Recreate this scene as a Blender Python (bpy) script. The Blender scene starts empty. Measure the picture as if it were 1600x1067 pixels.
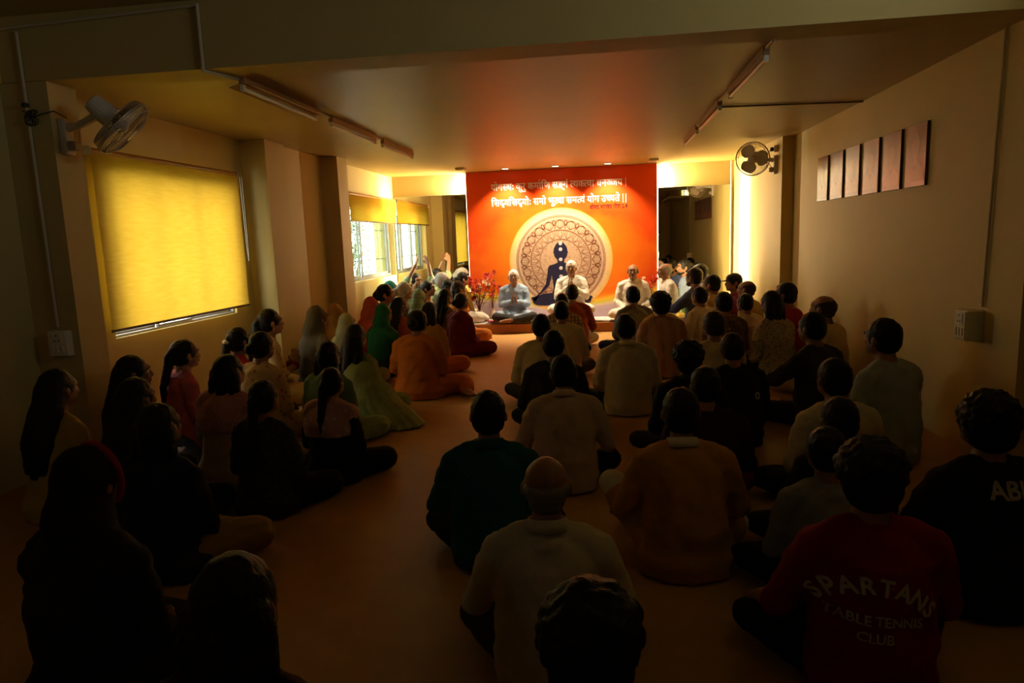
import bpy, bmesh, math, random
import numpy as np
from mathutils import Vector, Matrix
from mathutils.bvhtree import BVHTree
random.seed(7)
sc = bpy.context.scene
COL = sc.collection
PI = math.pi

# ------------------------------------------------------------------ camera, world, lights, exposure
HC = 2.74                                   # ceiling of the hall
cd = bpy.data.cameras.new('camera'); cam = bpy.data.objects.new('camera', cd); COL.objects.link(cam); sc.camera = cam
_d = Vector((138, 166.5, -1067)).normalized()
_u = Vector((-260, 7100, 1067)); _u = (_u - _d*_u.dot(_d)).normalized()
_r = _d.cross(_u)
cam.matrix_world = Matrix((( _r.x,_r.y,_r.z,0),(_d.x,_d.y,_d.z,0),(_u.x,_u.y,_u.z,1.58),(0,0,0,1)))
cd.sensor_width = 36; cd.lens = 24.0; cd.clip_start = .05

wd = bpy.data.worlds.new('overcast_sky'); sc.world = wd; wd.use_nodes = True
bg = wd.node_tree.nodes['Background']; bg.inputs[0].default_value = (1.0, .97, .90, 1); bg.inputs[1].default_value = 10.0

def area_light(name, loc, direction, sx, sy, power, color, spread=180, portal=False):
    l = bpy.data.lights.new(name, 'AREA'); l.shape = 'RECTANGLE'; l.size = sx; l.size_y = sy
    l.energy = power; l.color = color; l.spread = math.radians(spread)
    if portal: l.cycles.is_portal = True
    o = bpy.data.objects.new(name, l); COL.objects.link(o)
    z = -Vector(direction).normalized(); y = Vector((0,0,1)); y = (y - z*y.dot(z)).normalized(); x = y.cross(z)
    o.matrix_world = Matrix(((x.x,y.x,z.x,loc[0]),(x.y,y.y,z.y,loc[1]),(x.z,y.z,z.z,loc[2]),(0,0,0,1)))
    return o
def spot_light(name, loc, target, power, color, angle, blend, radius):
    l = bpy.data.lights.new(name, 'SPOT'); l.energy = power; l.color = color
    l.spot_size = math.radians(angle); l.spot_blend = blend; l.shadow_soft_size = radius
    o = bpy.data.objects.new(name, l); COL.objects.link(o); o.location = loc
    o.rotation_euler = (Vector(target)-Vector(loc)).to_track_quat('-Z','Y').to_euler()
    return o
WARM = (1.0, .77, .42)
# daylight guides at the two windows and two added vents (portals only aim sky sampling, they emit nothing)
area_light('window_portal', (-4.03, 5.9, 1.6), (1,0,0), 1.9, 1.3, 1, (1,1,1), portal=True)
area_light('window_portal', (-3.86, 11.0, 1.6), (1,0,0), 2.25, 1.25, 1, (1,1,1), portal=True)
area_light('window_portal', (-2.75, -2.31, 2.80), (0,1,0), .30, .28, 1, (1,1,1), portal=True)
area_light('window_portal', (2.86, 2.4, 2.84), (-1,0,0), 1.8, .40, 1, (1,1,1), portal=True)
# LED profiles on both edges of the backdrop panel, throwing a sheet of light on the side walls
area_light('led_profile', (-2.37, 12.06, 1.42), (-1,-.22,0), .03, 2.4, 46, WARM, 44)
area_light('led_profile', (1.02, 12.06, 1.42), (1,-.50,0), .03, 2.4, 46, WARM, 34)
area_light('led_profile', (-2.345, 12.09, 1.42), (-1,.12,0), .05, 2.5, 150, WARM)
area_light('led_profile', (.995, 12.09, 1.42), (1,.12,0), .05, 2.5, 150, WARM)
# three recessed downlights over the backdrop
DOWN = [(-1.56, 11.62), (-.72, 11.62), (.14, 11.62)]
for x, y in DOWN:
    spot_light('downlight_lamp', (x, y, 2.70), (x, y+.22, 1.4), 185, (1.0,.80,.52), 104, .7, .03)
sc.view_settings.view_transform = 'Standard'; sc.view_settings.look = 'None'
sc.view_settings.exposure = 0.4; sc.view_settings.gamma = 1; sc.view_settings.use_curve_mapping = False
cy = sc.cycles
cy.max_bounces = 10; cy.diffuse_bounces = 5; cy.glossy_bounces = 4; cy.transmission_bounces = 6; cy.sample_clamp_indirect = 4
cy.caustics_reflective = False; cy.caustics_refractive = False; cy.use_denoising = True

# ------------------------------------------------------------------ materials
MATS = {}
def mat(name, rgb, rough=.7, metal=0, spec=.3, emit=None, estr=0, noise=.0, nscale=8, bump=0, bscale=60, kind=None, rgb2=None, coords='Object'):
    if name in MATS: return MATS[name]
    m = bpy.data.materials.new(name); m.use_nodes = True; nt = m.node_tree; N = nt.nodes; L = nt.links
    b = N['Principled BSDF']; b.inputs['Roughness'].default_value = rough; b.inputs['Metallic'].default_value = metal
    b.inputs['Specular IOR Level'].default_value = spec; b.inputs['Base Color'].default_value = (*rgb, 1)
    tc = N.new('ShaderNodeTexCoord'); col = None
    def mix(a, bcol, fac):
        x = N.new('ShaderNodeMix'); x.data_type = 'RGBA'
        if isinstance(a, tuple): x.inputs[6].default_value = (*a, 1)
        else: L.new(a, x.inputs[6])
        if isinstance(bcol, tuple): x.inputs[7].default_value = (*bcol, 1)
        else: L.new(bcol, x.inputs[7])
        if isinstance(fac, float): x.inputs[0].default_value = fac
        else: L.new(fac, x.inputs[0])
        return x.outputs[2]
    def ramp(src, lo, hi):
        r = N.new('ShaderNodeMapRange'); L.new(src, r.inputs[0]); r.inputs[1].default_value = lo; r.inputs[2].default_value = hi; return r.outputs[0]
    base = rgb
    if kind in ('plaid', 'stripe', 'wideband'):
        s = N.new('ShaderNodeSeparateXYZ'); L.new(tc.outputs['Object'], s.inputs[0])
        def band(o, per, w):
            a = N.new('ShaderNodeMath'); a.operation = 'PINGPONG'; L.new(o, a.inputs[0]); a.inputs[1].default_value = per/2
            return ramp(a.outputs[0], w*per/2-.002, w*per/2+.002)
        if kind == 'plaid':
            base = mix(base, rgb2, band(s.outputs[0], .045, .55)); c2 = tuple(x*.8 for x in rgb2)
            f = N.new('ShaderNodeMath'); f.operation = 'MULTIPLY'; L.new(band(s.outputs[2], .045, .55), f.inputs[0]); f.inputs[1].default_value = .6
            base = mix(base, c2, f.outputs[0])
        elif kind == 'stripe': base = mix(base, rgb2, band(s.outputs[2], .05, .5))
        else: base = mix(base, rgb2, band(s.outputs[0], .14, .5))
    if kind in ('floral', 'speckle'):
        v = N.new('ShaderNodeTexVoronoi'); v.inputs['Scale'].default_value = 22 if kind == 'floral' else 45; L.new(tc.outputs['Object'], v.inputs['Vector'])
        base = mix(rgb2, base, ramp(v.outputs['Distance'], .22, .36))
    if noise:
        n = N.new('ShaderNodeTexNoise'); n.inputs['Scale'].default_value = nscale; n.inputs['Detail'].default_value = 4; L.new(tc.outputs[coords], n.inputs['Vector'])
        h = N.new('ShaderNodeHueSaturation'); h.inputs['Fac'].default_value = 1
        if isinstance(base, tuple): h.inputs['Color'].default_value = (*base, 1)
        else: L.new(base, h.inputs['Color'])
        r = N.new('ShaderNodeMapRange'); L.new(n.outputs[0], r.inputs[0]); r.inputs[3].default_value = 1-noise; r.inputs[4].default_value = 1+noise
        L.new(r.outputs[0], h.inputs['Value']); base = h.outputs[0]
    if not isinstance(base, tuple): L.new(base, b.inputs['Base Color'])
    if bump:
        n2 = N.new('ShaderNodeTexNoise'); n2.inputs['Scale'].default_value = bscale; n2.inputs['Detail'].default_value = 5; L.new(tc.outputs[coords], n2.inputs['Vector'])
        bp = N.new('ShaderNodeBump'); bp.inputs['Strength'].default_value = bump; bp.inputs['Distance'].default_value = .01; L.new(n2.outputs[0], bp.inputs['Height']); L.new(bp.outputs[0], b.inputs['Normal'])
    if emit: b.inputs['Emission Color'].default_value = (*emit, 1); b.inputs['Emission Strength'].default_value = estr
    MATS[name] = m; return m

wallm = mat('cream_wall_paint', (.60,.48,.18), .62, noise=.06, nscale=3, bump=.12, bscale=90)
beamm = mat('pale_green_paint', (.52,.41,.16), .6, noise=.05, nscale=3, bump=.1, bscale=90)
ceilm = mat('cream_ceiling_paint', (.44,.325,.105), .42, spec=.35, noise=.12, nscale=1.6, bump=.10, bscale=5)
floorm = mat('tan_floor_mat', (.46,.25,.078), .55, spec=.3, noise=.16, nscale=7, bump=.15, bscale=140)
whitem = mat('white_enamel', (.72,.68,.58), .4, noise=.04)
trimm = mat('pvc_trunking', (.55,.47,.32), .5, noise=.05)
darkcable = mat('dark_cable', (.05,.04,.03), .6, noise=.2)
alum = mat('window_aluminium', (.32,.33,.34), .35, .7, noise=.05)
mirrorm = mat('mirror_silvering', (.80,.82,.74), .012, 1.0)
ledm = mat('led_strip_glow', (1,.9,.7), emit=(1,.80,.50), estr=5)
bulbm = mat('downlight_glow', (1,.9,.7), emit=(1,.86,.62), estr=9)
glass_opal = mat('unlit_tube_glass', (.78,.74,.64), .25, noise=.03)
woodm = mat('stage_wood', (.34,.13,.035), .4, noise=.2, nscale=14, bump=.06)
chrome = mat('steel', (.5,.48,.44), .3, .9, noise=.05)
black = mat('black_plastic', (.015,.015,.016), .45, noise=.2)
browncard = mat('sepia_print', (.13,.047,.018), .30, spec=.5, noise=.35, nscale=5, coords='Object')
paleprint = mat('pale_sepia_print', (.30,.145,.06), .32, spec=.5, noise=.2, nscale=12)

def blind_material():
    m = bpy.data.materials.new('yellow_blind_fabric'); m.use_nodes = True; N = m.node_tree.nodes; L = m.node_tree.links; N.clear()
    out = N.new('ShaderNodeOutputMaterial'); mx = N.new('ShaderNodeMixShader'); t = N.new('ShaderNodeBsdfTranslucent'); d = N.new('ShaderNodeBsdfDiffuse')
    tc = N.new('ShaderNodeTexCoord'); n = N.new('ShaderNodeTexNoise'); mp = N.new('ShaderNodeMapping'); mp.inputs['Scale'].default_value = (1,2,14)
    n.inputs['Scale'].default_value = 3; n.inputs['Detail'].default_value = 5; L.new(tc.outputs['Object'], mp.inputs[0]); L.new(mp.outputs[0], n.inputs['Vector'])
    r = N.new('ShaderNodeValToRGB'); r.color_ramp.elements[0].color = (.50,.285,.024,1); r.color_ramp.elements[1].color = (.56,.325,.036,1)
    r.color_ramp.elements[0].position = .3; r.color_ramp.elements[1].position = .7
    L.new(n.outputs[0], r.inputs[0]); L.new(r.outputs[0], t.inputs[0]); L.new(r.outputs[0], d.inputs[0])
    mx.inputs[0].default_value = .5; L.new(t.outputs[0], mx.inputs[2]); L.new(d.outputs[0], mx.inputs[1]); L.new(mx.outputs[0], out.inputs[0])
    return m
blindm = blind_material()
def pane_material():
    m = bpy.data.materials.new('window_glass'); m.use_nodes = True; N = m.node_tree.nodes; L = m.node_tree.links; N.clear()
    out = N.new('ShaderNodeOutputMaterial'); mx = N.new('ShaderNodeMixShader'); t = N.new('ShaderNodeBsdfTransparent'); g = N.new('ShaderNodeBsdfGlossy')
    t.inputs[0].default_value = (.92,.95,.93,1); g.inputs['Roughness'].default_value = .03; mx.inputs[0].default_value = .06
    L.new(t.outputs[0], mx.inputs[1]); L.new(g.outputs[0], mx.inputs[2]); L.new(mx.outputs[0], out.inputs[0]); return m
panem = pane_material()
tintm = pane_material(); tintm.name = 'tinted_window_glass'; tintm.node_tree.nodes['Transparent BSDF'].inputs[0].default_value = (.60,.67,.60,1)

# ------------------------------------------------------------------ mesh helpers
class MB:
    def __init__(s): s.v = []; s.f = []
    def add(s, v, f):
        k = len(s.v); s.v += [tuple(p) for p in v]; s.f += [tuple(i+k for i in q) for q in f]; return s
    def box(s, a, b):
        x0,y0,z0 = a; x1,y1,z1 = b
        return s.add([(x0,y0,z0),(x1,y0,z0),(x1,y1,z0),(x0,y1,z0),(x0,y0,z1),(x1,y0,z1),(x1,y1,z1),(x0,y1,z1)],
                     [(3,2,1,0),(4,5,6,7),(0,1,5,4),(1,2,6,5),(2,3,7,6),(3,0,4,7)])
    def bevbox(s, a, b, r=.008):
        bm = bmesh.new(); x0,y0,z0 = a; x1,y1,z1 = b
        bmesh.ops.create_cube(bm, size=1)
        for v in bm.verts: v.co = Vector(((x0+x1)/2+v.co.x*(x1-x0), (y0+y1)/2+v.co.y*(y1-y0), (z0+z1)/2+v.co.z*(z1-z0)))
        bmesh.ops.bevel(bm, geom=bm.edges[:], offset=min(r, .45*min(x1-x0,y1-y0,z1-z0)), segments=2, affect='EDGES', profile=.5)
        bm.verts.index_update(); s.add([v.co for v in bm.verts], [[v.index for v in f.verts] for f in bm.faces]); bm.free(); return s
    def tube(s, pts, r, seg=8, cap=True, flat=None):
        pts = [Vector(p) for p in pts]; n = len(pts); rr = r if isinstance(r, (list,tuple)) else [r]*n
        k = len(s.v); prev = None
        for i, p in enumerate(pts):
            t = (pts[min(i+1,n-1)]-pts[max(i-1,0)])
            t = t.normalized() if t.length > 1e-9 else Vector((0,0,1))
            a = prev if prev is not None else (Vector((0,0,1)) if abs(t.z) < .9 else Vector((1,0,0)))
            a = a - t*a.dot(t)
            a = a.normalized() if a.length > 1e-6 else t.orthogonal().normalized()
            prev = a; b = t.cross(a)
            for j in range(seg):
                th = 2*PI*j/seg; s.v.append(tuple(p + a*(math.cos(th)*rr[i]) + b*(math.sin(th)*rr[i]*(flat or 1))))
        for i in range(n-1):
            for j in range(seg):
                s.f.append((k+i*seg+j, k+i*seg+(j+1)%seg, k+(i+1)*seg+(j+1)%seg, k+(i+1)*seg+j))
        if cap: s.f.append(tuple(k+j for j in range(seg))[::-1]); s.f.append(tuple(k+(n-1)*seg+j for j in range(seg)))
        return s
    def ell(s, c, r, R=None, nu=14, nv=9):
        k = len(s.v); c = Vector(c)
        pts = [(0,0,1)] + [(math.sin(PI*i/nv)*math.cos(2*PI*j/nu), math.sin(PI*i/nv)*math.sin(2*PI*j/nu), math.cos(PI*i/nv)) for i in range(1,nv) for j in range(nu)] + [(0,0,-1)]
        for p in pts:
            q = Vector((p[0]*r[0], p[1]*r[1], p[2]*r[2]))
            if R is not None: q = R @ q
            s.v.append(tuple(c+q))
        for j in range(nu): s.f.append((k, k+1+j, k+1+(j+1)%nu))
        for i in range(nv-2):
            for j in range(nu): s.f.append((k+1+i*nu+j, k+1+(i+1)*nu+j, k+1+(i+1)*nu+(j+1)%nu, k+1+i*nu+(j+1)%nu))
        e = k+1+(nv-1)*nu
        for j in range(nu): s.f.append((e, k+1+(nv-2)*nu+(j+1)%nu, k+1+(nv-2)*nu+j))
        return s
    def cap(s, p0, r0, p1, r1, seg=10):
        p0, p1 = Vector(p0), Vector(p1); t = (p1-p0)
        if t.length < 1e-6: return s.ell(p0, (r0,)*3)
        t.normalize(); pts = []; rr = []
        for a in (80, 55, 28): pts.append(p0 - t*r0*math.sin(math.radians(a))); rr.append(r0*math.cos(math.radians(a)))
        pts += [p0, p1]; rr += [r0, r1]
        for a in (28, 55, 80): pts.append(p1 + t*r1*math.sin(math.radians(a))); rr.append(r1*math.cos(math.radians(a)))
        return s.tube(pts, rr, seg)
    def chain(s, pts, rr, seg=10):
        for i in range(len(pts)-1): s.cap(pts[i], rr[i], pts[i+1], rr[i+1], seg)
        return s
    def loft(s, rings, seg=20):                    # rings: (cx, cy, cz, rx, ry)
        k = len(s.v); n = len(rings)
        for cx,cy,cz,rx,ry in rings:
            for j in range(seg):
                a = 2*PI*j/seg; s.v.append((cx+rx*math.cos(a), cy+ry*math.sin(a), cz))
        for i in range(n-1):
            for j in range(seg): s.f.append((k+i*seg+j, k+i*seg+(j+1)%seg, k+(i+1)*seg+(j+1)%seg, k+(i+1)*seg+j))
        s.f.append(tuple(k+j for j in range(seg))[::-1]); s.f.append(tuple(k+(n-1)*seg+j for j in range(seg)))
        return s
    def xf(s, fn): s.v = [tuple(fn(Vector(p))) for p in s.v]; return s
    def mesh(s, name, smooth=False):
        me = bpy.data.meshes.new(name); me.from_pydata(s.v, [], s.f); me.update()
        bm = bmesh.new(); bm.from_mesh(me); bmesh.ops.recalc_face_normals(bm, faces=bm.faces); bm.to_mesh(me); bm.free()
        if smooth: me.polygons.foreach_set('use_smooth', [True]*len(me.polygons))
        return me
def put(name, me, m=None, parent=None, loc=None, label=None, cat=None, group=None, kind=None):
    if isinstance(me, MB): me = me.mesh(name)
    o = bpy.data.objects.new(name, me); COL.objects.link(o)
    if m is not None:
        if not me.materials: me.materials.append(None)
        o.material_slots[0].link = 'OBJECT'; o.material_slots[0].material = m
    if parent: o.parent = parent
    if loc: o.location = loc
    for k, v in (('label',label),('category',cat),('group',group),('kind',kind)):
        if v: o[k] = v
    return o
def empty(name, loc, label, cat, group=None, rz=0):
    o = bpy.data.objects.new(name, None); COL.objects.link(o); o.location = loc; o.rotation_euler = (0,0,rz); o.empty_display_size = .1
    o['label'] = label; o['category'] = cat
    if group: o['group'] = group
    return o
def S(name, mb, m, parent=None): return put(name, mb, m, parent, kind='structure')

# ------------------------------------------------------------------ room shell
S('floor', MB().box((-4.3,-2.2,-.1), (2.9,12.4,0)), floorm)
S('ceiling', MB().box((-4.3,4.50,HC), (2.9,12.4,HC+.12)), ceilm)
S('ceiling_front', MB().box((-4.3,-2.2,3.16), (2.9,4.5,3.3)), beamm)
S('trim_1', MB().box((-4.0,4.36,HC-.003), (2.6,4.66,3.16)), beamm)          # dropped beam across the hall
def wall_with_hole(x0, x1, y0, y1, hy0, hy1, hz0, hz1, top=HC):
    m = MB(); m.box((x0,y0,0),(x1,y1,hz0)).box((x0,y0,hz1),(x1,y1,top)).box((x0,y0,hz0),(x1,hy0,hz1)).box((x0,hy1,hz0),(x1,y1,hz1)); return m
S('wall_left', wall_with_hole(-4.14,-3.88,4.5,7.4, 4.99,6.86,.895,2.24), wallm)
S('wall_left_middle', MB().box((-4.14,7.4,0),(-3.68,9.0,HC)), wallm)
S('wall_left_rear', wall_with_hole(-3.95,-3.70,9.0,12.4, 9.90,12.14,1.0,2.22), wallm)
S('wall_left_front', MB().box((-4.3,-2.2,0),(-4.02,4.45,3.16)), beamm)
pm = MB(); pm.box((-4.25,4.36,0),(-3.67,4.62,HC)); S('trim_2', pm, beamm)
S('trim_3', MB().box((-3.95,7.25,0),(-3.60,7.72,HC)), wallm)
S('trim_4', MB().box((-3.90,8.95,0),(-3.45,9.30,HC)), wallm)
S('wall_back', MB().box((-4.1,12.19,0),(2.9,12.4,HC)), wallm)
S('wall_right', MB().box((2.48,4.40,0),(2.75,9.5,HC)), wallm)
S('wall_right_front', MB().box((2.60,-2.2,0),(2.85,4.40,2.64)).box((2.60,-2.2,3.04),(2.85,4.40,3.16)).box((2.60,-2.2,2.64),(2.85,1.5,3.04)).box((2.60,3.3,2.64),(2.85,4.40,3.04)), beamm)
m = MB(); m.add([(2.33,9.38,0),(2.9,9.38,0),(2.9,12.3,0),(2.25,12.3,0),(2.33,9.38,HC),(2.9,9.38,HC),(2.9,12.3,HC),(2.25,12.3,HC)],
                [(3,2,1,0),(4,5,6,7),(0,1,5,4),(1,2,6,5),(2,3,7,6),(3,0,4,7)]); S('wall_right_rear', m, wallm)
m = MB(); m.box((-4.3,-2.3,0),(2.9,-2.15,2.66)).box((-4.3,-2.3,2.94),(2.9,-2.15,3.16)).box((-4.3,-2.3,2.66),(-2.9,-2.15,2.94)).box((-2.6,-2.3,2.66),(2.9,-2.15,2.94)); S('wall_front', m, beamm)
def unseen_vent(name, loc, w, h, rz):                # unseen openings added so daylight reaches the beam, pillar and nearest backs
    e = bpy.data.objects.new(name, None); COL.objects.link(e); e['kind'] = 'structure'; e.location = loc; e.rotation_euler = (0,0,rz)
    put('window_frame', MB().box((-w/2,-.03,0),(w/2,.03,.02)).box((-w/2,-.03,h-.02),(w/2,.03,h)).box((-w/2,-.03,.02),(-w/2+.02,.03,h-.02)).box((w/2-.02,-.03,.02),(w/2,.03,h-.02)), alum, e)
    put('pane', MB().box((-w/2+.02,-.003,.02),(w/2-.02,.003,h-.02)), panem, e)
unseen_vent('added_vent_rear', (-2.75,-2.22,2.66), .30, .28, 0)
unseen_vent('added_vent_side', (2.72,2.4,2.64), 1.8, .40, PI/2)
S('added_baffle', MB().box((2.0,1.1,2.56),(2.60,3.7,2.62)), beamm)          # unseen ledge added to keep the side vent's light off floor and people

# mirrors either side of the backdrop
for x0, x1, zt, lab in ((-3.685,-2.05,2.38,'tall wall mirror left of the orange backdrop, reflecting the bright window'),
                        (.70,2.20,2.345,'tall wall mirror right of the orange backdrop, reflecting the seated men')):
    e = empty('wall_mirror', ((x0+x1)/2,12.18,0), lab, 'mirror')
    put('mirror_glass', MB().box((x0-(x0+x1)/2,-.012,.12),(x1-(x0+x1)/2,-.004,zt)), mirrorm, e)
    put('backing_board', MB().box((x0-(x0+x1)/2,-.004,.11),(x1-(x0+x1)/2,.004,zt+.005)), whitem, e)

# ------------------------------------------------------------------ windows and roller blinds
def window(name, X, y0, y1, z0, z1, fracs, bars, w=.04, q=.035, tint=()):
    e = bpy.data.objects.new(name, None); COL.objects.link(e); e['kind'] = 'structure'; e.location = (X, (y0+y1)/2, z0)
    yc = (y0+y1)/2; fr = MB()
    fr.box((-.04,y0-yc,0),(.04,y1-yc,w)).box((-.04,y0-yc,z1-z0-w),(.04,y1-yc,z1-z0)).box((-.04,y0-yc,w),(.04,y0-yc+w,z1-z0-w)).box((-.04,y1-yc-w,w),(.04,y1-yc,z1-z0-w))
    put('window_frame', fr, alum, e)
    n = len(fracs)-1
    for i in range(n):
        a = y0+w+(y1-y0-2*w)*fracs[i]-yc; b = y0+w+(y1-y0-2*w)*fracs[i+1]-yc; dx = .015*(1 if i%2 else -1)
        s = MB()
        for p0, p1 in (((a,w),(b,w+q)),((a,z1-z0-w-q),(b,z1-z0-w)),((a,w+q),(a+q,z1-z0-w-q)),((b-q,w+q),(b,z1-z0-w-q))):
            s.box((dx-.012,p0[0],p0[1]),(dx+.012,p1[0],p1[1]))
        so = put('window_sash', s, alum, e)
        put('pane', MB().box((dx-.003,a+q,w+q),(dx+.003,b-q,z1-z0-w-q)), tintm if i in tint else panem, so)
    for k in range(bars):
        y = y0+(y1-y0)*(k+.5)/bars-yc; put('grille_bar', MB().tube([(-.085,y,.0),(-.085,y,z1-z0)], .007, 6), alum, e)
    for z in (.3,.8): put('grille_rail', MB().tube([(-.092,y0-yc,z),(-.092,y1-yc,z)], .008, 6), alum, e)
    return e
window('window_1', -3.95, 4.99, 6.86, .895, 2.24, (0,.32,.60,1), 12, .02, .018)
window('window_2', -3.84, 9.90, 12.14, 1.0, 2.22, (0,.34,.67,1), 16, tint=(0,2))
def roller_blind(X, y0, y1, ztop, zbot, label, chain_y):
    e = empty('roller_blind', (X,(y0+y1)/2,ztop), label, 'window blind'); yc = (y0+y1)/2; d = zbot-ztop
    f = MB(); n = 12
    for side, dx in ((0,.0),(1,.0012)):
        k = len(f.v)
        for i in range(n+1):
            for j in range(7):
                f.v.append((dx+.004*math.sin(i*1.1+j*.9)*(i/n), y0-yc+(y1-y0)*j/6, -.0+d*i/n))
        for i in range(n):
            for j in range(6): f.f.append((k+i*7+j,k+i*7+j+1,k+(i+1)*7+j+1,k+(i+1)*7+j))
        break
    put('blind_fabric', f, blindm, e)
    put('roller_tube', MB().tube([(-.02,y0-yc,.02),(-.02,y1-yc,.02)], .024, 12), mat('blind_roller',(.36,.17,.02),.5,noise=.1), e)
    put('bottom_bar', MB().bevbox((-.010,y0-yc,d-.022),(.012,y1-yc,d), .004), mat('blind_bar',(.10,.055,.02),.4,noise=.1), e)
    for y in (y0-yc-.012, y1-yc+.002): put('bracket', MB().bevbox((-.07,y,-.015),(.01,y+.01,.05), .003), whitem, e)
    c = MB(); yy = chain_y-yc
    c.tube([(.0,yy,.0),(.006,yy+.01,d*.55),(.0,yy+.03,d*.66),(-.004,yy+.055,d*.55),(0,yy+.045,0)], .0035, 5); put('pull_chain', c, whitem, e)
    return e
roller_blind(-3.78, 4.83, 6.95, 2.33, .985, 'large closed yellow roller blind glowing with daylight on the left wall', 6.99)
roller_blind(-3.64, 9.83, 12.12, 2.30, 1.93, 'short half raised yellow roller blind over the bright window beside the mirror', 12.14)

# garden outside the rear window
leafm = mat('garden_leaf', (.08,.14,.045), .5, noise=.4, nscale=3)
stemm = mat('garden_stem', (.20,.14,.08), .8, noise=.3)
for gi, (gx, gy, gh, lab) in enumerate(((-5.5,14.3,2.5,'leafy garden bush outside the rear window, nearer bush'),(-6.5,16.8,2.9,'leafy garden bush outside the rear window, farther bush'),(-7.2,6.3,2.4,'leafy garden bush behind the closed yellow blind'))):
    e = empty('garden_bush', (gx,gy,-.4), lab, 'bush')
    st = MB()
    for k in range(7):
        a = k*.9; st.tube([(0,0,0),(.25*math.cos(a),.25*math.sin(a),gh*.5),(.6*math.cos(a),.6*math.sin(a),gh*.95)], [.03,.02,.008], 6)
    put('stem', st, stemm, e)
    lf = MB()
    for k in range(1500):
        a = random.random()*2*PI; r = .95*math.sqrt(random.random()); z = gh*(.25+.75*random.random()); r *= 1-.5*abs(z/gh-.55)
        c = Vector((r*math.cos(a), r*math.sin(a), z)); t = Vector((random.uniform(-1,1),random.uniform(-1,1),random.uniform(-.8,.4))).normalized(); q = t.orthogonal().normalized(); l = random.uniform(.05,.10)
        lf.add([c, c+t*l*.5+q*l*.25, c+t*l, c+t*l*.5-q*l*.25], [(0,1,2,3)])
    put('foliage', lf, leafm, e, kind='stuff')
S('ground_outside', MB().box((-12,2,-.6),(-4.3,18,-.4)), mat('garden_ground',(.22,.24,.10),.9,noise=.3))

# ------------------------------------------------------------------ backdrop panel
BX, BY = -.69, 11.985
BL, BR, BZ0, BZ1 = -2.31, .96, .16, 2.733
def backdrop_material():
    m = bpy.data.materials.new('orange_backdrop_print'); m.use_nodes = True; N = m.node_tree.nodes; L = m.node_tree.links
    b = N['Principled BSDF']; b.inputs['Roughness'].default_value = .45; b.inputs['Specular IOR Level'].default_value = .25
    tc = N.new('ShaderNodeTexCoord'); s = N.new('ShaderNodeSeparateXYZ'); L.new(tc.outputs['Object'], s.inputs[0])
    n = N.new('ShaderNodeTexNoise'); n.inputs['Scale'].default_value = 1.3; n.inputs['Detail'].default_value = 4; L.new(tc.outputs['Object'], n.inputs['Vector'])
    def M(op, a, c, d=None):
        x = N.new('ShaderNodeMath'); x.operation = op
        for i, q in enumerate((a, c, d)):
            if q is None: continue
            if isinstance(q, (int,float)): x.inputs[i].default_value = q
            else: L.new(q, x.inputs[i])
        return x.outputs[0]
    # print: watercolour orange, yellower towards the disc
    dx = M('MULTIPLY', s.outputs[0], .62); dz = M('SUBTRACT', s.outputs[2], 1.0); r = M('SQRT', M('ADD', M('MULTIPLY',dx,dx), M('MULTIPLY',dz,dz)), 0)
    t = M('ADD', r, M('MULTIPLY', M('SUBTRACT', n.outputs[0], .5), .9))
    cr = N.new('ShaderNodeValToRGB'); L.new(t, cr.inputs[0]); E = cr.color_ramp.elements
    E[0].position = .45; E[0].color = (.80,.215,.010,1); E[1].position = 1.35; E[1].color = (.66,.062,.004,1)
    e = cr.color_ramp.elements.new(.85); e.color = (.78,.125,.005,1)
    # ground: lilac sheet with a yellow-green streak at the foot
    zz = M('ADD', s.outputs[2], M('MULTIPLY', M('ABSOLUTE', s.outputs[0], 0), -.16)); zz = M('ADD', zz, M('MULTIPLY', M('SUBTRACT', n.outputs[0], .5), .10))
    g = N.new('ShaderNodeValToRGB'); L.new(zz, g.inputs[0]); G = g.color_ramp.elements
    G[0].position = .02; G[0].color = (.42,.33,.38,1); G[1].position = .30; G[1].color = (.80,.25,.012,1)
    for p, c in ((.09,(.50,.40,.42,1)),(.115,(.62,.52,.40,1)),(.16,(.62,.55,.06,1)),(.22,(.80,.42,.03,1))):
        q = G.new(p); q.color = c
    f = N.new('ShaderNodeMapRange'); L.new(zz, f.inputs[0]); f.inputs[1].default_value = .22; f.inputs[2].default_value = .34
    mx = N.new('ShaderNodeMix'); mx.data_type = 'RGBA'; L.new(f.outputs[0], mx.inputs[0]); L.new(g.outputs[0], mx.inputs[6]); L.new(cr.outputs[0], mx.inputs[7]); L.new(mx.outputs[2], b.inputs['Base Color'])
    return m
bd = empty('backdrop_panel', (BX,BY,BZ0), 'orange printed backdrop with a mandala and Sanskrit verse behind the stage', 'backdrop')
put('printed_sheet', MB().box((BL-BX,-.004,0),(BR-BX,.012,BZ1-BZ0)), backdrop_material(), bd)
fr = MB()
for x in (BL-BX, BR-BX-.04): fr.box((x,.012,0),(x+.04,.06,BZ1-BZ0))
fr.box((BL-BX+.04,.012,BZ1-BZ0-.04),(BR-BX-.04,.06,BZ1-BZ0)); put('support_frame', fr, alum, bd)
for x0, x1 in ((BL-BX-.009,BL-BX-.001),(BR-BX+.001,BR-BX+.009)):
    put('led_strip', MB().box((x0,.014,.02),(x1,.055,BZ1-BZ0-.01)), ledm, bd)
CZ = 1.17-BZ0
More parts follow.
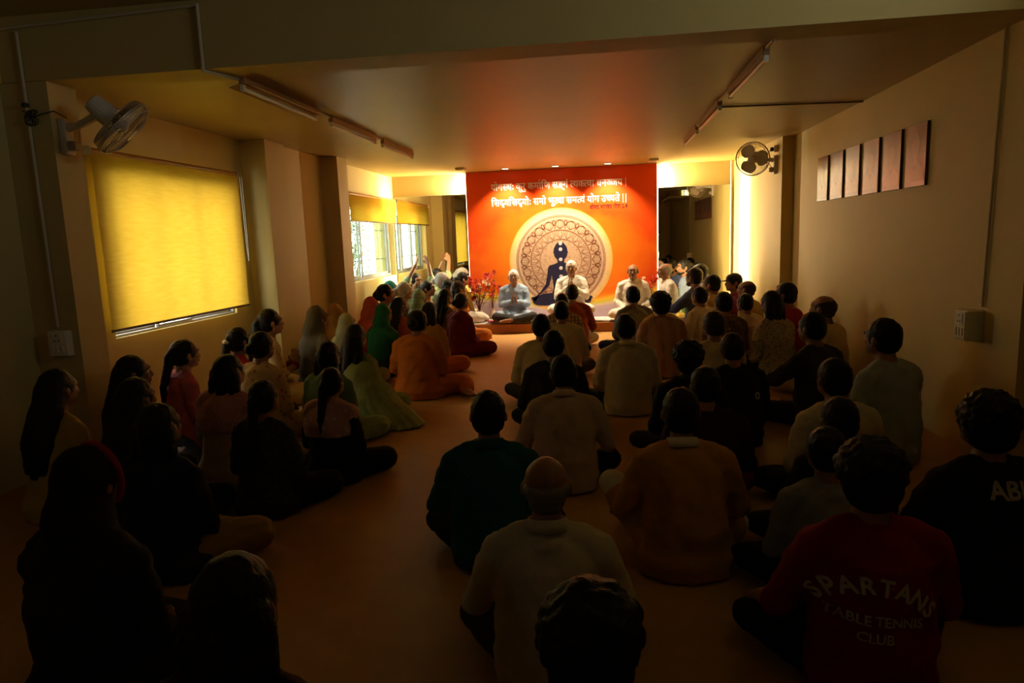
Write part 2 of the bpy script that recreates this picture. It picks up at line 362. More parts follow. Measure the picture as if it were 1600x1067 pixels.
def disc(mb, cx, cz, r, y, seg=64, r0=0):
    k = len(mb.v)
    if r0 == 0:
        mb.v += [(cx+r*math.cos(2*PI*j/seg), y, cz+r*math.sin(2*PI*j/seg)) for j in range(seg)]; mb.f.append(tuple(range(k,k+seg)))
    else:
        for q in (r0, r): mb.v += [(cx+q*math.cos(2*PI*j/seg), y, cz+q*math.sin(2*PI*j/seg)) for j in range(seg)]
        mb.f += [(k+j,k+(j+1)%seg,k+seg+(j+1)%seg,k+seg+j) for j in range(seg)]
    return mb
def disc_material():
    m = bpy.data.materials.new('cream_disc_print'); m.use_nodes = True; N = m.node_tree.nodes; L = m.node_tree.links; b = N['Principled BSDF']; b.inputs['Roughness'].default_value = .45
    tc = N.new('ShaderNodeTexCoord'); mp = N.new('ShaderNodeMapping'); mp.inputs['Location'].default_value = (0,0,-CZ); L.new(tc.outputs['Object'], mp.inputs[0])
    ln = N.new('ShaderNodeVectorMath'); ln.operation = 'LENGTH'; L.new(mp.outputs[0], ln.inputs[0])
    n = N.new('ShaderNodeTexNoise'); n.inputs['Scale'].default_value = 30; n.inputs['Detail'].default_value = 6; L.new(tc.outputs['Object'], n.inputs['Vector'])
    r = N.new('ShaderNodeValToRGB'); L.new(ln.outputs['Value'], r.inputs[0]); E = r.color_ramp.elements
    E[0].position = 0; E[0].color = (.50,.32,.19,1); E[1].position = .90; E[1].color = (.80,.40,.06,1)
    for p, c in ((.40,(.48,.32,.205,1)),(.76,(.56,.38,.25,1)),(.80,(.74,.52,.28,1)),(.86,(.76,.50,.20,1))): q = E.new(p); q.color = c
    h = N.new('ShaderNodeHueSaturation'); rr = N.new('ShaderNodeMapRange'); L.new(n.outputs[0], rr.inputs[0]); rr.inputs[3].default_value = .78; rr.inputs[4].default_value = 1.2
    L.new(rr.outputs[0], h.inputs['Value']); L.new(r.outputs[0], h.inputs['Color']); L.new(h.outputs[0], b.inputs['Base Color']); return m
put('cream_disc_print', disc(MB(), 0, CZ, .90, -.0055, 96), disc_material(), bd)
mand = MB(); Ym = -.0068
def stroke(mb, pts, w, y):
    for (x0,z0),(x1,z1) in zip(pts[:-1],pts[1:]):
        d = math.hypot(x1-x0,z1-z0) or 1; nx, nz = -(z1-z0)/d*w*.68, (x1-x0)/d*w*.68
        mb.add([(x0+nx,y,z0+nz),(x1+nx,y,z1+nz),(x1-nx,y,z1-nz),(x0-nx,y,z0-nz)], [(0,1,2,3)])
for r, w in ((.775,.006),(.755,.004),(.70,.004),(.53,.007),(.515,.004),(.37,.004),(.36,.003)): disc(mand, 0, CZ, r, Ym, 96, r-w*1.4)
for j in range(150):
    a = 2*PI*j/150; disc(mand, .745*math.cos(a), CZ+.745*math.sin(a), .0085, Ym, 6)
def pol(a, r): return (r*math.cos(a), CZ+r*math.sin(a))
NP = 20
for j in range(NP):
    a = PI/2+2*PI*j/NP; h = PI/NP
    for sg in (-1,1):
        for k, wdt in ((.86,.007),(.55,.004),(.22,.004)):
            stroke(mand, [pol(a+sg*h*k*math.sin(PI*min(1,.5+.0*t)) * (math.sin(PI*(.18+.82*(1-t)))**.7 if t<1 else 0), .545+.145*t) for t in [i/8 for i in range(9)]], wdt, Ym)
        stroke(mand, [pol(a+sg*h*.95, .54+.02*i) for i in range(3)]+[pol(a+sg*h*.55,.665),pol(a,.70)], .005, Ym)
        stroke(mand, [pol(a+sg*h*1.0, .695),pol(a+sg*h*.72,.66),pol(a+sg*h,.60)], .012, Ym)
    for sg in (-1,1):
        stroke(mand, [pol(a, .38), pol(a+sg*h*.5,.44), pol(a+sg*h*.25,.51)], .005, Ym)
        stroke(mand, [pol(a+sg*h*.2, .38), pol(a+sg*h*.9,.45), pol(a+sg*h*.7,.51)], .005, Ym)
for j in range(260):
    a = random.random()*2*PI; r = .36*math.sqrt(random.random()); p = pol(a, r); disc(mand, p[0], p[1], random.uniform(.003,.007), Ym, 6)
put('mandala_print', mand, mat('mandala_ink', (.26,.10,.055), .5, noise=.2), bd, kind='stuff')
fig = MB(); Yf = -.0085
half = [(0,.915),(.03,.925),(.042,.945),(.055,.925),(.085,.89),(.115,.83),(.118,.79),(.13,.765),(.118,.745),(.105,.69),(.06,.635),(.055,.585),(.12,.555),(.20,.535),(.225,.49),(.245,.35),(.275,.20),(.36,.08),(.45,-.01),(.52,-.02),(.545,-.05),(.50,-.085),(.46,-.10)]
out = [(x,z) for x,z in half]+[(.40,.0),(.30,.09),(.215,.175),(.185,.27),(.165,.36),(.145,.26),(.135,.12),(.16,.045)]
thigh = [(.16,.045),(.33,.03),(.46,-.02),(.52,-.08),(.50,-.13),(.44,-.165),(.30,-.18),(.12,-.165),(0,-.16)]
FZ = .56-BZ0
def face_poly(mb, pts, y):
    k = len(mb.v); mb.v += [(x,y,z) for x,z in pts]; mb.f.append(tuple(range(k,k+len(pts))))
for sg in (-1,1):
    o2 = [(sg*x+.0, FZ+z*.98) for x,z in out]+[(0,FZ+.045)]
    face_poly(fig, o2, Yf); face_poly(fig, [(0,FZ+.05)]+[(sg*x, FZ+z) for x,z in thigh], Yf)
figme = fig.mesh('meditating_figure_print')
bm = bmesh.new(); bm.from_mesh(figme); bmesh.ops.triangulate(bm, faces=bm.faces, ngon_method='EAR_CLIP'); bm.to_mesh(figme); bm.free()
put('meditating_figure_print', figme, mat('navy_ink', (.012,.010,.035), .5, noise=.2), bd, label='navy seated meditating silhouette')
for z in (.90,.80,.625,.475,.33,.18):
    w = put('chakra_dot', disc(MB(), 0, FZ+z, .03, -.010, 20), mat('white_ink', (.80,.74,.68), .5, noise=.03), bd)
    put('dot_ring', disc(MB(), 0, FZ+z, .019, -.011, 20, .012), mat('violet_ink', (.25,.12,.30), .5, noise=.1), w)

# Devanagari verse, composed glyph by glyph from Blender's own font
GL = {}
def glyph(ch, weight):
    key = (ch, weight)
    if key not in GL:
        c = bpy.data.curves.new('glyph', 'FONT'); c.body = ch; c.size = 1; c.resolution_u = 3; c.offset = weight
        o = bpy.data.objects.new('glyph', c); COL.objects.link(o); dg = bpy.context.evaluated_depsgraph_get()
        me = bpy.data.meshes.new_from_object(o.evaluated_get(dg)); v = [(p.co.x,p.co.y) for p in me.vertices]; f = [tuple(q.vertices) for q in me.polygons]
        bpy.data.objects.remove(o); bpy.data.meshes.remove(me)
        GL[key] = (v, f)
    return GL[key]
def clip_right(v, f, xc):
    bm = bmesh.new(); vs = [bm.verts.new((x,y,0)) for x,y in v]
    for q in f:
        try: bm.faces.new([vs[i] for i in q])
        except ValueError: pass
    bmesh.ops.bisect_plane(bm, geom=bm.verts[:]+bm.edges[:]+bm.faces[:], plane_co=(xc,0,0), plane_no=(1,0,0), clear_outer=True)
    bm.verts.index_update(); r = ([(q.co.x,q.co.y) for q in bm.verts], [[w.index for w in q.verts] for q in bm.faces]); bm.free(); return r
def compose(tokens, weight):
    V, F, x = [], [], 0.0
    def addg(v, f, ox, oy, s=1):
        k = len(V); V.extend((ox+a*s, oy+b*s) for a,b in v); F.extend(tuple(i+k for i in q) for q in f)
    for t in tokens:
        if t == ' ': x += .26; continue
        if t == 'REPH':
            k = len(V); n = 9
            for i in range(n):
                a = math.radians(250-200*i/(n-1))
                for r in (.075,.135): V.append((x-.16+r*math.cos(a), .80+r*math.sin(a)))
            F.extend((k+2*i,k+2*i+1,k+2*i+3,k+2*i+2) for i in range(n-1)); continue
        if t == 'DDHYA':
            v, f = glyph('द', weight); w = max(a for a,b in v); addg(v, f, x, .06, .92)
            v, f = glyph('ध', weight); addg(v, f, x+.20, -.20, .62); x += w*.92+.06; continue
        if t == 'SHRI':
            v, f = glyph('श', weight); addg(v, f, x, 0); k = len(V); w = max(a for a,b in v)
            V.extend([(x+w*.42,.02),(x+w*.48,.09),(x+w*.80,.28),(x+w*.80,.18)]); F.append((k,k+1,k+2,k+3)); x += w; continue
        half_ = t.endswith('-'); ch = t.rstrip('-')
        v, f = glyph(ch, weight)
        if not v: continue
        mxx = max(a for a,b in v)
        if half_:
            cut = mxx-(.10 if ch == 'क' else .19); v, f = clip_right(v, f, cut); addg(v, f, x, 0); x += cut-.01
        elif ch in 'ंुूे्': addg(v, f, x, 0)
        elif ch == '|': addg([(.1,-.18),(.17,-.18),(.17,.72),(.1,.72)], [(0,1,2,3)], x, 0); x += .34
        elif ch == 'ः': addg(v, f, x, 0); x += mxx+.05
        elif ch == 'ि': addg(v, f, x, 0); x += .346
        else: addg(v, f, x, 0); x += mxx-(.015 if not ch.isascii() else -.06)
    return V, F, x
def verse(name, tokens, px0, px1, z, m, weight, hscale=None):
    V, F, w = compose(tokens, weight); s = (px1-px0)/w; hs = hscale or s
    mb = MB(); mb.add([(px0+a*s-BX, -.0075, z+b*hs-BZ0) for a,b in V], F); put(name, mb, m, bd)
whiteink = mat('white_lettering', (.82,.72,.66), .5, noise=.02); darkink = mat('maroon_lettering', (.035,.006,.004), .5, noise=.1)
verse('verse_lettering', ['य','ो','ग','स-','थ','ः',' ','क','ु','र','ु',' ','क','म','ा','REPH','ि','ण',' ','स','ङ','्','ग','ं',' ','त-','य','क-','त-','व','ा',' ','ध','न','ञ-','ज','य',' ','|'], -1.87, .47, 2.405, whiteink, .014, .165)
verse('verse_lettering', ['ि','स','DDHYA','य','ि','स','DDHYA','य','ो','ः',' ','स','म','ो',' ','भ','ू','त-','व','ा',' ','स','म','त-','व','ं',' ','य','ो','ग',' ','उ','च-','य','त','े',' ','|','|'], -1.87, .47, 2.14, whiteink, .014, .165)
verse('verse_source_lettering', ['SHRI','ी','म','द',' ','भ','ा','ग','व','त',' ','ग','ी','त','ा',' ','2','.','4'], -.17, .47, 2.025, darkink, .016, .098)

# ------------------------------------------------------------------ stage
put('stage_platform', MB().bevbox((-2.55,11.25,0),(1.30,12.16,.155), .006), woodm, label='low brown wooden platform under the orange backdrop', cat='platform')
clothm = mat('white_printed_cloth', (.66,.58,.55), .8, kind='floral', rgb2=(.25,.17,.17), noise=.08)
lilac = mat('pale_lilac_cloth', (.66,.58,.60), .8, noise=.10, nscale=5, bump=.2, bscale=20)
def sheet(x0,x1,y0,y1,z,amp=.006,nx=24,ny=12,th=.006):
    mb = MB(); 
    for dz in (0,th):
        for i in range(nx+1):
            for j in range(ny+1):
                x = x0+(x1-x0)*i/nx; y = y0+(y1-y0)*j/ny
                mb.v.append((x+.012*math.sin(j*1.7), y+.012*math.sin(i*1.3), z+dz+amp*(1+math.sin(i*2.1+j*1.3)*math.cos(j*.9-i*.4))))
    q = (nx+1)*(ny+1)
    for i in range(nx):
        for j in range(ny):
            a = i*(ny+1)+j; mb.f.append((q+a,q+a+ny+1,q+a+ny+2,q+a+1)); mb.f.append((a,a+1,a+ny+2,a+ny+1))
    for i in range(nx):
        for j in (0,ny): a = i*(ny+1)+j; mb.f.append((a,a+ny+1,q+a+ny+1,q+a))
    for j in range(ny):
        for i in (0,nx): a = i*(ny+1)+j; mb.f.append((a,a+1,q+a+1,q+a))
    return mb
put('stage_cloth', sheet(-2.50,1.26,11.29,11.96,.156), lilac, label='pale lilac cloth covering the wooden platform', cat='cloth')
put('patterned_mat', sheet(-1.95,.95,11.31,11.80,.172), clothm, label='dark speckled white mat the three leaders sit on', cat='mat')
put('seat_cushion', MB().bevbox((-.78,11.28,.185),(-.22,11.78,.275), .03), mat('white_cushion',(.7,.66,.6),.8,noise=.05), label='white cushion under the middle leader', cat='cushion')
# cup and napkin near the first leader
cup = empty('paper_cup', (-1.70,11.33,.180), 'small pale pink cup on the platform edge before the blue kurta man', 'cup')
put('cup_body', MB().loft([(0,0,0,.026,.026),(0,0,.075,.035,.035),(0,0,.085,.037,.037),(0,0,.083,.033,.033),(0,0,.012,.024,.024)]), mat('pink_cup',(.62,.36,.36),.5,noise=.05), cup)
put('cup_rim', MB().tube([(.036*math.cos(a*PI/8),.036*math.sin(a*PI/8),.085) for a in range(17)], .003, 6), whitem, cup)
put('folded_napkin', sheet(-1.92,-1.76,11.31,11.45,.184,.010,8,6,.012), mat('crimson_cloth',(.30,.02,.06),.8,noise=.2), label='crumpled crimson napkin beside the pink cup', cat='napkin')

# flower arrangements
redp = mat('red_petals',(.40,.03,.015),.6,noise=.3); creamp = mat('cream_petals',(.72,.52,.34),.6,noise=.15); greenl = mat('dark_leaf',(.05,.10,.03),.5,noise=.3); twig = mat('reddish_twig',(.16,.05,.02),.7,noise=.3)
def flower_mesh(n, r, cup_):
    mb = MB()
    for ring, (k, rr, h) in enumerate(((n, r, .1), (n-1, r*.7, .5))):
        for i in range(k):
            a = 2*PI*(i+.5*ring)/k; c, s_ = math.cos(a), math.sin(a)
            mb.add([(0,0,0),(c*rr*.55-s_*rr*.3, s_*rr*.55+c*rr*.3, rr*h*cup_),(c*rr, s_*rr, rr*h*cup_*2),(c*rr*.55+s_*rr*.3, s_*rr*.55-c*rr*.3, rr*h*cup_)], [(0,1,2,3)])
    mb.ell((0,0,r*.1),(r*.22,r*.22,r*.22),None,6,4); return mb.mesh('flower')
FM = [flower_mesh(6,.05,1.0), flower_mesh(7,.04,1.2)]
leafme = MB().add([(0,0,0),(.02,.02,.01),(.07,0,.0),(.02,-.02,.01)], [(0,1,2),(0,2,3)]).mesh('leaf')
def bouquet(loc, label, n, h, spread, pm, seed, fm):
    rnd = random.Random(seed); e = empty('flower_vase', loc, label, 'flowers')
    put('vase', MB().loft([(0,0,0,.05,.05),(0,0,.05,.07,.07),(0,0,.12,.055,.055),(0,0,.17,.035,.035),(0,0,.20,.045,.045),(0,0,.19,.03,.03)]), mat('vase_clay',(.55,.42,.36),.4,noise=.08), e)
    for k in range(n):
        a = rnd.random()*2*PI; q = spread*math.sqrt(rnd.random()); hh = h*(.5+.5*rnd.random()); tip = (q*math.cos(a), q*math.sin(a)*.6, hh)
        st = put('stem', MB().tube([(0,0,.17),(tip[0]*.4,tip[1]*.4,.17+(hh-.17)*.5),tip], .004, 5), twig, e)
        fo = put('flower', fm[k%len(fm)], pm[k%len(pm)], e, tip); fo.rotation_euler = (rnd.uniform(.3,1.3), 0, rnd.uniform(-1.2,1.2)); s = rnd.uniform(.9,1.5); fo.scale = (s,s,s)
        for j in range(2):
            lo = put('leaf', leafme, greenl if k%2 else redp, e, tuple(c*(.5+.25*j) + (.17*(1-(.5+.25*j)) if i==2 else 0) for i, c in enumerate(tip))); lo.rotation_euler = (0, rnd.uniform(-.6,.3), rnd.random()*6); lo.scale = (1.1,1.4,1)
    return e
bouquet((-2.10,11.60,.172), 'dense vase of red and cream artificial flowers left of the blue kurta man', 24, .78, .27, [redp,creamp,redp], 3, FM)
bouquet((-1.90,11.82,.172), 'sparse tall spray of red flowers in a vase against the backdrop left edge', 9, .86, .15, [redp], 5, [FM[0]])
bouquet((.80,11.86,.172), 'vase of red flowers in the right corner of the stage by the mirror', 12, .70, .16, [redp,redp,creamp], 9, FM)
# green bowl of flowers on a small draped stool
st = empty('draped_stool', (1.36,11.02,0), 'small stool draped in yellow cloth holding the green flower bowl', 'stool')
yel = mat('yellow_drape',(.62,.42,.06),.8,noise=.12,bump=.2,bscale=15)
mb = MB(); ring = []
for i, z in enumerate((.0,.12,.26,.30)):
    for j in range(40):
        a = 2*PI*j/40; r = (.20 if i<3 else .165)+(.018*math.sin(8*a)*(1-z/.3) if i<3 else 0); c = max(abs(math.cos(a)),abs(math.sin(a)))
        mb.v.append((r*math.cos(a)/c**.7, r*math.sin(a)/c**.7, z))
for i in range(3):
    for j in range(40): mb.f.append((i*40+j,i*40+(j+1)%40,(i+1)*40+(j+1)%40,(i+1)*40+j))
mb.f.append(tuple(120+j for j in range(40))); put('drape', mb, yel, st)
for sx in (-1,1):
    for sy in (-1,1): put('leg', MB().tube([(sx*.13,sy*.13,0),(sx*.13,sy*.13,.285)], .016, 8), woodm, st)
bw = empty('flower_bowl', (1.36,11.02,.305), 'bright green bowl heaped with red and white flowers on the yellow stool', 'bowl')
put('bowl', MB().loft([(0,0,0,.06,.06),(0,0,.04,.10,.10),(0,0,.15,.145,.145),(0,0,.20,.165,.165),(0,0,.198,.155,.155),(0,0,.12,.12,.12)]), mat('green_bowl',(.16,.55,.05),.4,noise=.05), bw)
for k in range(26):
    a = k*2.4; r = .14*math.sqrt(k/26); fo = put('flower', FM[k%2], (redp, mat('white_petals',(.75,.68,.6),.6,noise=.1), redp)[k%3], bw, (r*math.cos(a), r*math.sin(a), .205+.03*(1-r/.14))); fo.rotation_euler = (random.uniform(-.4,.4),random.uniform(-.4,.4),a); fo.scale = (.8,.8,.8)

# ------------------------------------------------------------------ ceiling fittings
for x, y in DOWN:
    e = empty('recessed_downlight', (x,y,HC), ('left','middle','right')[DOWN.index((x,y))]+' one of three recessed downlights above the backdrop', 'ceiling light')
    put('trim_ring', MB().tube([(.058*math.cos(a*PI/10),.058*math.sin(a*PI/10),-.004) for a in range(21)], .008, 8), whitem, e)
    put('lens', MB().loft([(0,0,-.010,.05,.05),(0,0,-.002,.052,.052)]), bulbm, e)
for x, y, lab in ((-2.24,11.25,'flat unlit ceiling fitting near the left end of the backdrop'),(.86,11.35,'flat unlit ceiling fitting near the right end of the backdrop')):
    e = empty('ceiling_fitting', (x,y,HC), lab, 'ceiling light')
    put('housing', MB().bevbox((-.07,-.12,-.035),(.07,.12,0), .006), trimm, e); put('diffuser', MB().bevbox((-.055,-.105,-.042),(.055,.105,-.033), .003), glass_opal, e)
def tube_light(x, y0, y1, label, refl):
    e = empty('tube_light', (x,(y0+y1)/2,HC), label, 'ceiling light', None); h = (y1-y0)/2
    put('batten', MB().bevbox((-.022,-h,-.055),(.022,h,-.0), .004), mat('batten_grey',(.36,.22,.10),.5,noise=.08), e)
    put('tube', MB().tube([(0,-h+.03,-.078),(0,h-.03,-.078)], .014, 10), glass_opal, e)
    for s in (-1,1): put('lamp_holder', MB().bevbox((-.016,s*h-(.03 if s>0 else 0),-.095),(.016,s*h+(0 if s>0 else .03),-.05), .004), whitem, e)
    if refl:
        r = MB(); r.add([(-.022,-h,-.045),(-.022,h,-.045),(-.095,h,-.065),(-.095,-h,-.065)],[(0,1,2,3)]).add([(.022,-h,-.045),(.022,h,-.045),(.095,h,-.065),(.095,-h,-.065)],[(0,1,2,3)])
        o = put('reflector', r, mat('batten_grey',(.36,.22,.10)), e)
        md = o.modifiers.new('t','SOLIDIFY'); md.thickness = .003
tube_light(-2.42, 4.62, 5.86, 'unlit reflector tube light nearest the beam on the left ceiling row', True)
tube_light(-2.42, 6.20, 7.45, 'middle unlit tube light on the left ceiling row', False)
tube_light(-2.42, 7.70, 8.95, 'unlit tube light closest to the stage on the left ceiling row', False)
tube_light(1.08, 4.80, 6.05, 'unlit tube light nearest the beam on the right ceiling row', False)
tube_light(1.08, 6.55, 7.80, 'unlit tube light in the middle of the right ceiling row by the cross conduit', False)
tube_light(1.08, 8.00, 9.10, 'unlit tube light closest to the stage on the right ceiling row', False)
def conduit(name, pts, label, r=.012, m=trimm):
    mb = MB()
    for a, b in zip(pts[:-1], pts[1:]): mb.cap(a, r, b, r, 8)
    put(name, mb, m, label=label, cat='conduit')
conduit('conduit', [(-2.53,4.345,3.12),(-2.53,4.345,HC-.015)], 'short vertical conduit dropping down the face of the beam')
conduit('conduit', [(-2.53,4.36,HC-.014),(-2.43,4.66,HC-.014),(-2.43,8.95,HC-.014)], 'thin conduit along the ceiling feeding the left tube light row')
conduit('conduit', [(1.08,4.62,HC-.012),(1.08,9.10,HC-.012)], 'thin conduit along the right tube light row')
conduit('conduit', [(1.10,6.87,HC-.012),(2.46,7.04,HC-.012)], 'thin cross conduit from the right tube lights to the right wall', .009, mat('conduit_dark_brown',(.30,.19,.09),.5,noise=.1))  # this conduit is a darker brown than the others
conduit('conduit', [(-4.0,4.347,3.08),(-2.53,4.345,3.125)], 'conduit running along the top of the beam at upper left')
conduit('conduit', [(-3.83,4.347,3.05),(-3.82,4.347,1.08)], 'grey conduit on the left pillar running down to the switchboard', .011)
conduit('conduit', [(2.468,4.74,HC),(2.468,4.80,1.03)], 'conduit down the right wall to the right switchboard', .009)
conduit('conduit', [(2.20,12.15,2.72),(2.20,12.15,.2)], 'thin white conduit at the right edge of the right mirror', .012, whitem)

# switchboards
def switchboard(loc, rz, w, h, d, label, lens):
    e = empty('switchboard', loc, label, 'switchboard', None, rz)
    put('box', MB().bevbox((-w/2,-d,-h/2),(w/2,0,h/2), .006), whitem, e)
    put('face_plate', MB().bevbox((-w/2+.006,-d-.006,-h/2+.006),(w/2-.006,-d,h/2-.006), .003), mat('ivory_plate',(.70,.66,.52),.35,noise=.03), e)
    for k in range(3): put('switch', MB().bevbox((-w*.32+k*w*.25,-d-.013,-h*.34),(-w*.32+k*w*.25+w*.15,-d-.005,-h*.08), .003), whitem, e)
    s = put('socket', MB().bevbox((-w*.25,-d-.010,h*.04),(w*.25,-d-.005,h*.40), .003), whitem, e)
    for a, b in ((0,.33),(-.1,.13),(.1,.13)): put('socket_hole', MB().tube([(a*w,-d-.0115,b*h),(a*w,-d-.009,b*h)], .006, 8), black, s)
switchboard((-3.80,4.36,.96), 0, .15, .18, .055, 'ivory switchboard with a socket on the left pillar', True)
switchboard((2.48,4.86,.90), PI/2*-1, .15, .20, .11, 'deep ivory switchboard on the right wall below the conduit', True)
# little cable tangle above the left fan
mb = MB(); pts = []
for i in range(60):
    a = i*.55; pts.append((-3.80+.055*math.sin(a*1.3)*math.cos(a*.21), 4.335+.008*math.sin(a), 2.50+.05*math.sin(a*.9)))
mb.tube(pts, .004, 5); mb.tube([(-3.80,4.335,2.50),(-3.70,4.33,2.52),(-3.64,4.36,2.54),(-3.60,4.42,2.50)], .005, 6); mb.bevbox((-3.845,4.32,2.57),(-3.815,4.36,2.60), .004)
put('fan_cable', mb, darkcable, label='tangled dark fan cable knotted on the left pillar', cat='cable')

# wall fans
def wall_fan(wall_pt, wall_n, centre, nrm, label):
    c = Vector(centre); n = Vector(nrm).normalized(); w = Vector(wall_pt); wn = Vector(wall_n)
    e = empty('wall_fan', wall_pt, label, 'fan')
    up = Vector((0,0,1)); x = up.cross(n).normalized(); y = n.cross(x)
    T = lambda p: (c + x*p[0] + y*p[1] + n*p[2]) - w
    fanm = mat('fan_plastic',(.60,.55,.46),.4,noise=.05); cagem = mat('fan_cage_wire',(.45,.38,.28),.4,.3,noise=.05)
    side = wn.cross(up)
    bp = MB().bevbox((-.045,-.0,-.13),(.045,.05,.11), .012); bp.xf(lambda p: side*p.x + wn*p.y + up*p.z); put('base_plate', bp, fanm, e)
    put('control_box', MB().bevbox((-.03,-.03,-.03),(.03,.03,.03), .008).xf(lambda p: wn*.075 + up*-.07 + p), mat('fan_grey_plastic',(.35,.31,.25),.4,noise=.05), e)
    back = c - n*.15
    put('arm', MB().chain([wn*.03+up*.05, wn*.12+up*.06, back-w-up*.02], [.03,.026,.03]), fanm, e)
    put('motor_housing', MB().tube([T((0,0,-.24)),T((0,0,-.225)),T((0,0,-.12)),T((0,0,-.06)),T((0,0,-.045))], [.03,.062,.075,.07,.03], 18), fanm, e)
    cg = MB(); R = .215
    for zc, rr in ((0,R),(.045,R*.93),(-.045,R*.93)):
        cg.tube([T((rr*math.cos(a*PI/20),rr*math.sin(a*PI/20),zc)) for a in range(41)], .006 if zc==0 else .003, 5, cap=False)
    cg.tube([T((R*1.0*math.cos(a*PI/20),R*1.0*math.sin(a*PI/20),.012)) for a in range(41)], .006, 5, cap=False)
    put('cage_rim', cg, cagem, e)
    wr = MB()
    for k in range(56):
        a = 2*PI*k/56; q = a+.15
        wr.tube([T((.045*math.cos(a),.045*math.sin(a),.075)),T((.14*math.cos(q),.14*math.sin(q),.072)),T((R*.94*math.cos(q),R*.94*math.sin(q),.043)),T((R*math.cos(q),R*math.sin(q),.0))], .0016, 4, cap=False)
        wr.tube([T((.06*math.cos(a),.06*math.sin(a),-.055)),T((R*.93*math.cos(q),R*.93*math.sin(q),-.045)),T((R*math.cos(q),R*math.sin(q),0))], .0016, 4, cap=False)
    put('cage_wires', wr, cagem, e, kind='stuff')
    put('hub_badge', MB().tube([T((0,0,.070)),T((0,0,.080)),T((0,0,.084))], [.048,.046,.02], 18), fanm, e)
    put('hub', MB().tube([T((0,0,-.04)),T((0,0,.02)),T((0,0,.035))], [.04,.04,.02], 16), mat('fan_hub',(.45,.40,.33),.4,noise=.1), e)
    for k in range(3):
        b = MB(); a0 = 2*PI*k/3
        for i in range(7):
            r = .035+.155*i/6; wdt = .75+1.0*math.sin(PI*min(1,(i+.6)/6.6))
            for j in range(6):
                a = a0+(j/5-.5)*wdt; b.v.append(tuple(T((r*math.cos(a), r*math.sin(a), .028*(j/5-.5)*-1.3))))
        for i in range(6):
            for j in range(5): b.f.append((i*6+j,i*6+j+1,(i+1)*6+j+1,(i+1)*6+j))
        o = put('blade', b, mat('fan_blade',(.66,.61,.52),.4,noise=.05), e); md = o.modifiers.new('t','SOLIDIFY'); md.thickness = .003
    return e
wall_fan((-3.67,4.45,2.39), (1,0,0), (-3.20,4.42,2.42), (.60,.36,-.70), 'white wall fan tilted downwards on the left pillar above the yellow blind')
wall_fan((2.325,9.62,2.42), (-1,0,0), (1.99,9.50,2.49), (-.42,-.85,-.22), 'round white wall fan on the right pillar facing the hall')
mb = MB().bevbox((2.27,9.58,2.575),(2.325,9.66,2.655), .006)
e = empty('wall_socket', (2.32,9.62,2.615), 'small white wall socket above the right fan', 'socket')
put('socket_box', MB().bevbox((-.045,-.045,-.045),(.0,.045,.045), .006), whitem, e); put('plug', MB().bevbox((-.085,-.02,-.03),(-.043,.02,.02), .006), black, e)
put('fan_lead', MB().tube([(-.08,0,-.01),(-.13,-.03,-.08),(-.10,-.04,-.20),(-.05,-.02,-.27),(-.06,0,-.30)], .004, 6), black, e)

# portrait panels on the right wall
for k, (y1, y0) in enumerate(((8.33,7.985),(7.88,7.515),(7.42,7.06),(6.955,6.595),(6.50,6.14),(6.04,5.69))):
    lab = ('small sepia portrait panel farthest along the row of six, nearest the fan','second sepia portrait panel from the fan on the right wall','third sepia portrait panel from the fan on the right wall',
           'fourth sepia portrait panel from the fan on the right wall','fifth sepia portrait panel from the fan on the right wall','sepia portrait panel nearest the room front with a white collared bust')[k]
    e = empty('portrait_panel', (2.48,(y0+y1)/2,2.105), lab, 'picture', 'row of portrait panels on the right wall'); w = (y1-y0)/2
    put('panel', MB().bevbox((-.022,-w,-.24),(0,w,.24), .003), browncard, e)
    pr = MB()
    head = [(-.0235, .072*math.cos(a*PI/12), .07+.095*math.sin(a*PI/12)) for a in range(24)]; pr.add(head, [tuple(range(24))])
    pr.add([(-.0232,-.03,-.02),(-.0232,.03,-.02),(-.0232,.04,-.07),(-.0232,-.04,-.07)], [(0,1,2,3)])
    put('portrait_print', pr, paleprint, e)
    co = MB().add([(-.0238,-w+.02,-.20),(-.0238,-w+.02,-.12),(-.0238,-.06,-.05),(-.0238,0,-.12),(-.0238,.06,-.05),(-.0238,w-.02,-.12),(-.0238,w-.02,-.20)], [(0,1,2,3),(0,3,6),(3,4,5,6)])
    put('collar_print', co, mat('light_sepia_print',(.32,.18,.085),.32,noise=.15) if k == 5 else paleprint, e)
    put('hair_print', MB().add([(-.0242, .078*math.cos(a*PI/12), .085+.095*math.sin(a*PI/12)) for a in range(13)]+[(-.0242,-.05,.10),(-.0242,0,.125),(-.0242,.05,.10)], [tuple(range(16))]), browncard, e)

# ------------------------------------------------------------------ people: one skinned body each, clothing and hair as children
def remesh(mb, voxel, smooth, name, disp=0, dscale=.12, ratio=None):
    me = mb.mesh(name); o = bpy.data.objects.new(name, me); COL.objects.link(o)
    r = o.modifiers.new('r','REMESH'); r.mode = 'VOXEL'; r.voxel_size = voxel; r.use_smooth_shade = True
    s = o.modifiers.new('s','SMOOTH'); s.factor = .5; s.iterations = smooth
    if disp:
        tx = bpy.data.textures.get('cl%.3f' % dscale) or bpy.data.textures.new('cl%.3f' % dscale, 'CLOUDS'); tx.noise_scale = dscale
        d = o.modifiers.new('d','DISPLACE'); d.texture = tx; d.strength = disp; d.mid_level = .5
    if ratio: dm = o.modifiers.new('c','DECIMATE'); dm.ratio = ratio
    dg = bpy.context.evaluated_depsgraph_get(); out = bpy.data.meshes.new_from_object(o.evaluated_get(dg)); out.name = name
    bpy.data.objects.remove(o); bpy.data.meshes.remove(me)
    out.materials.clear(); out.materials.append(None)
    return out
V3 = Vector
HEADZ = .745
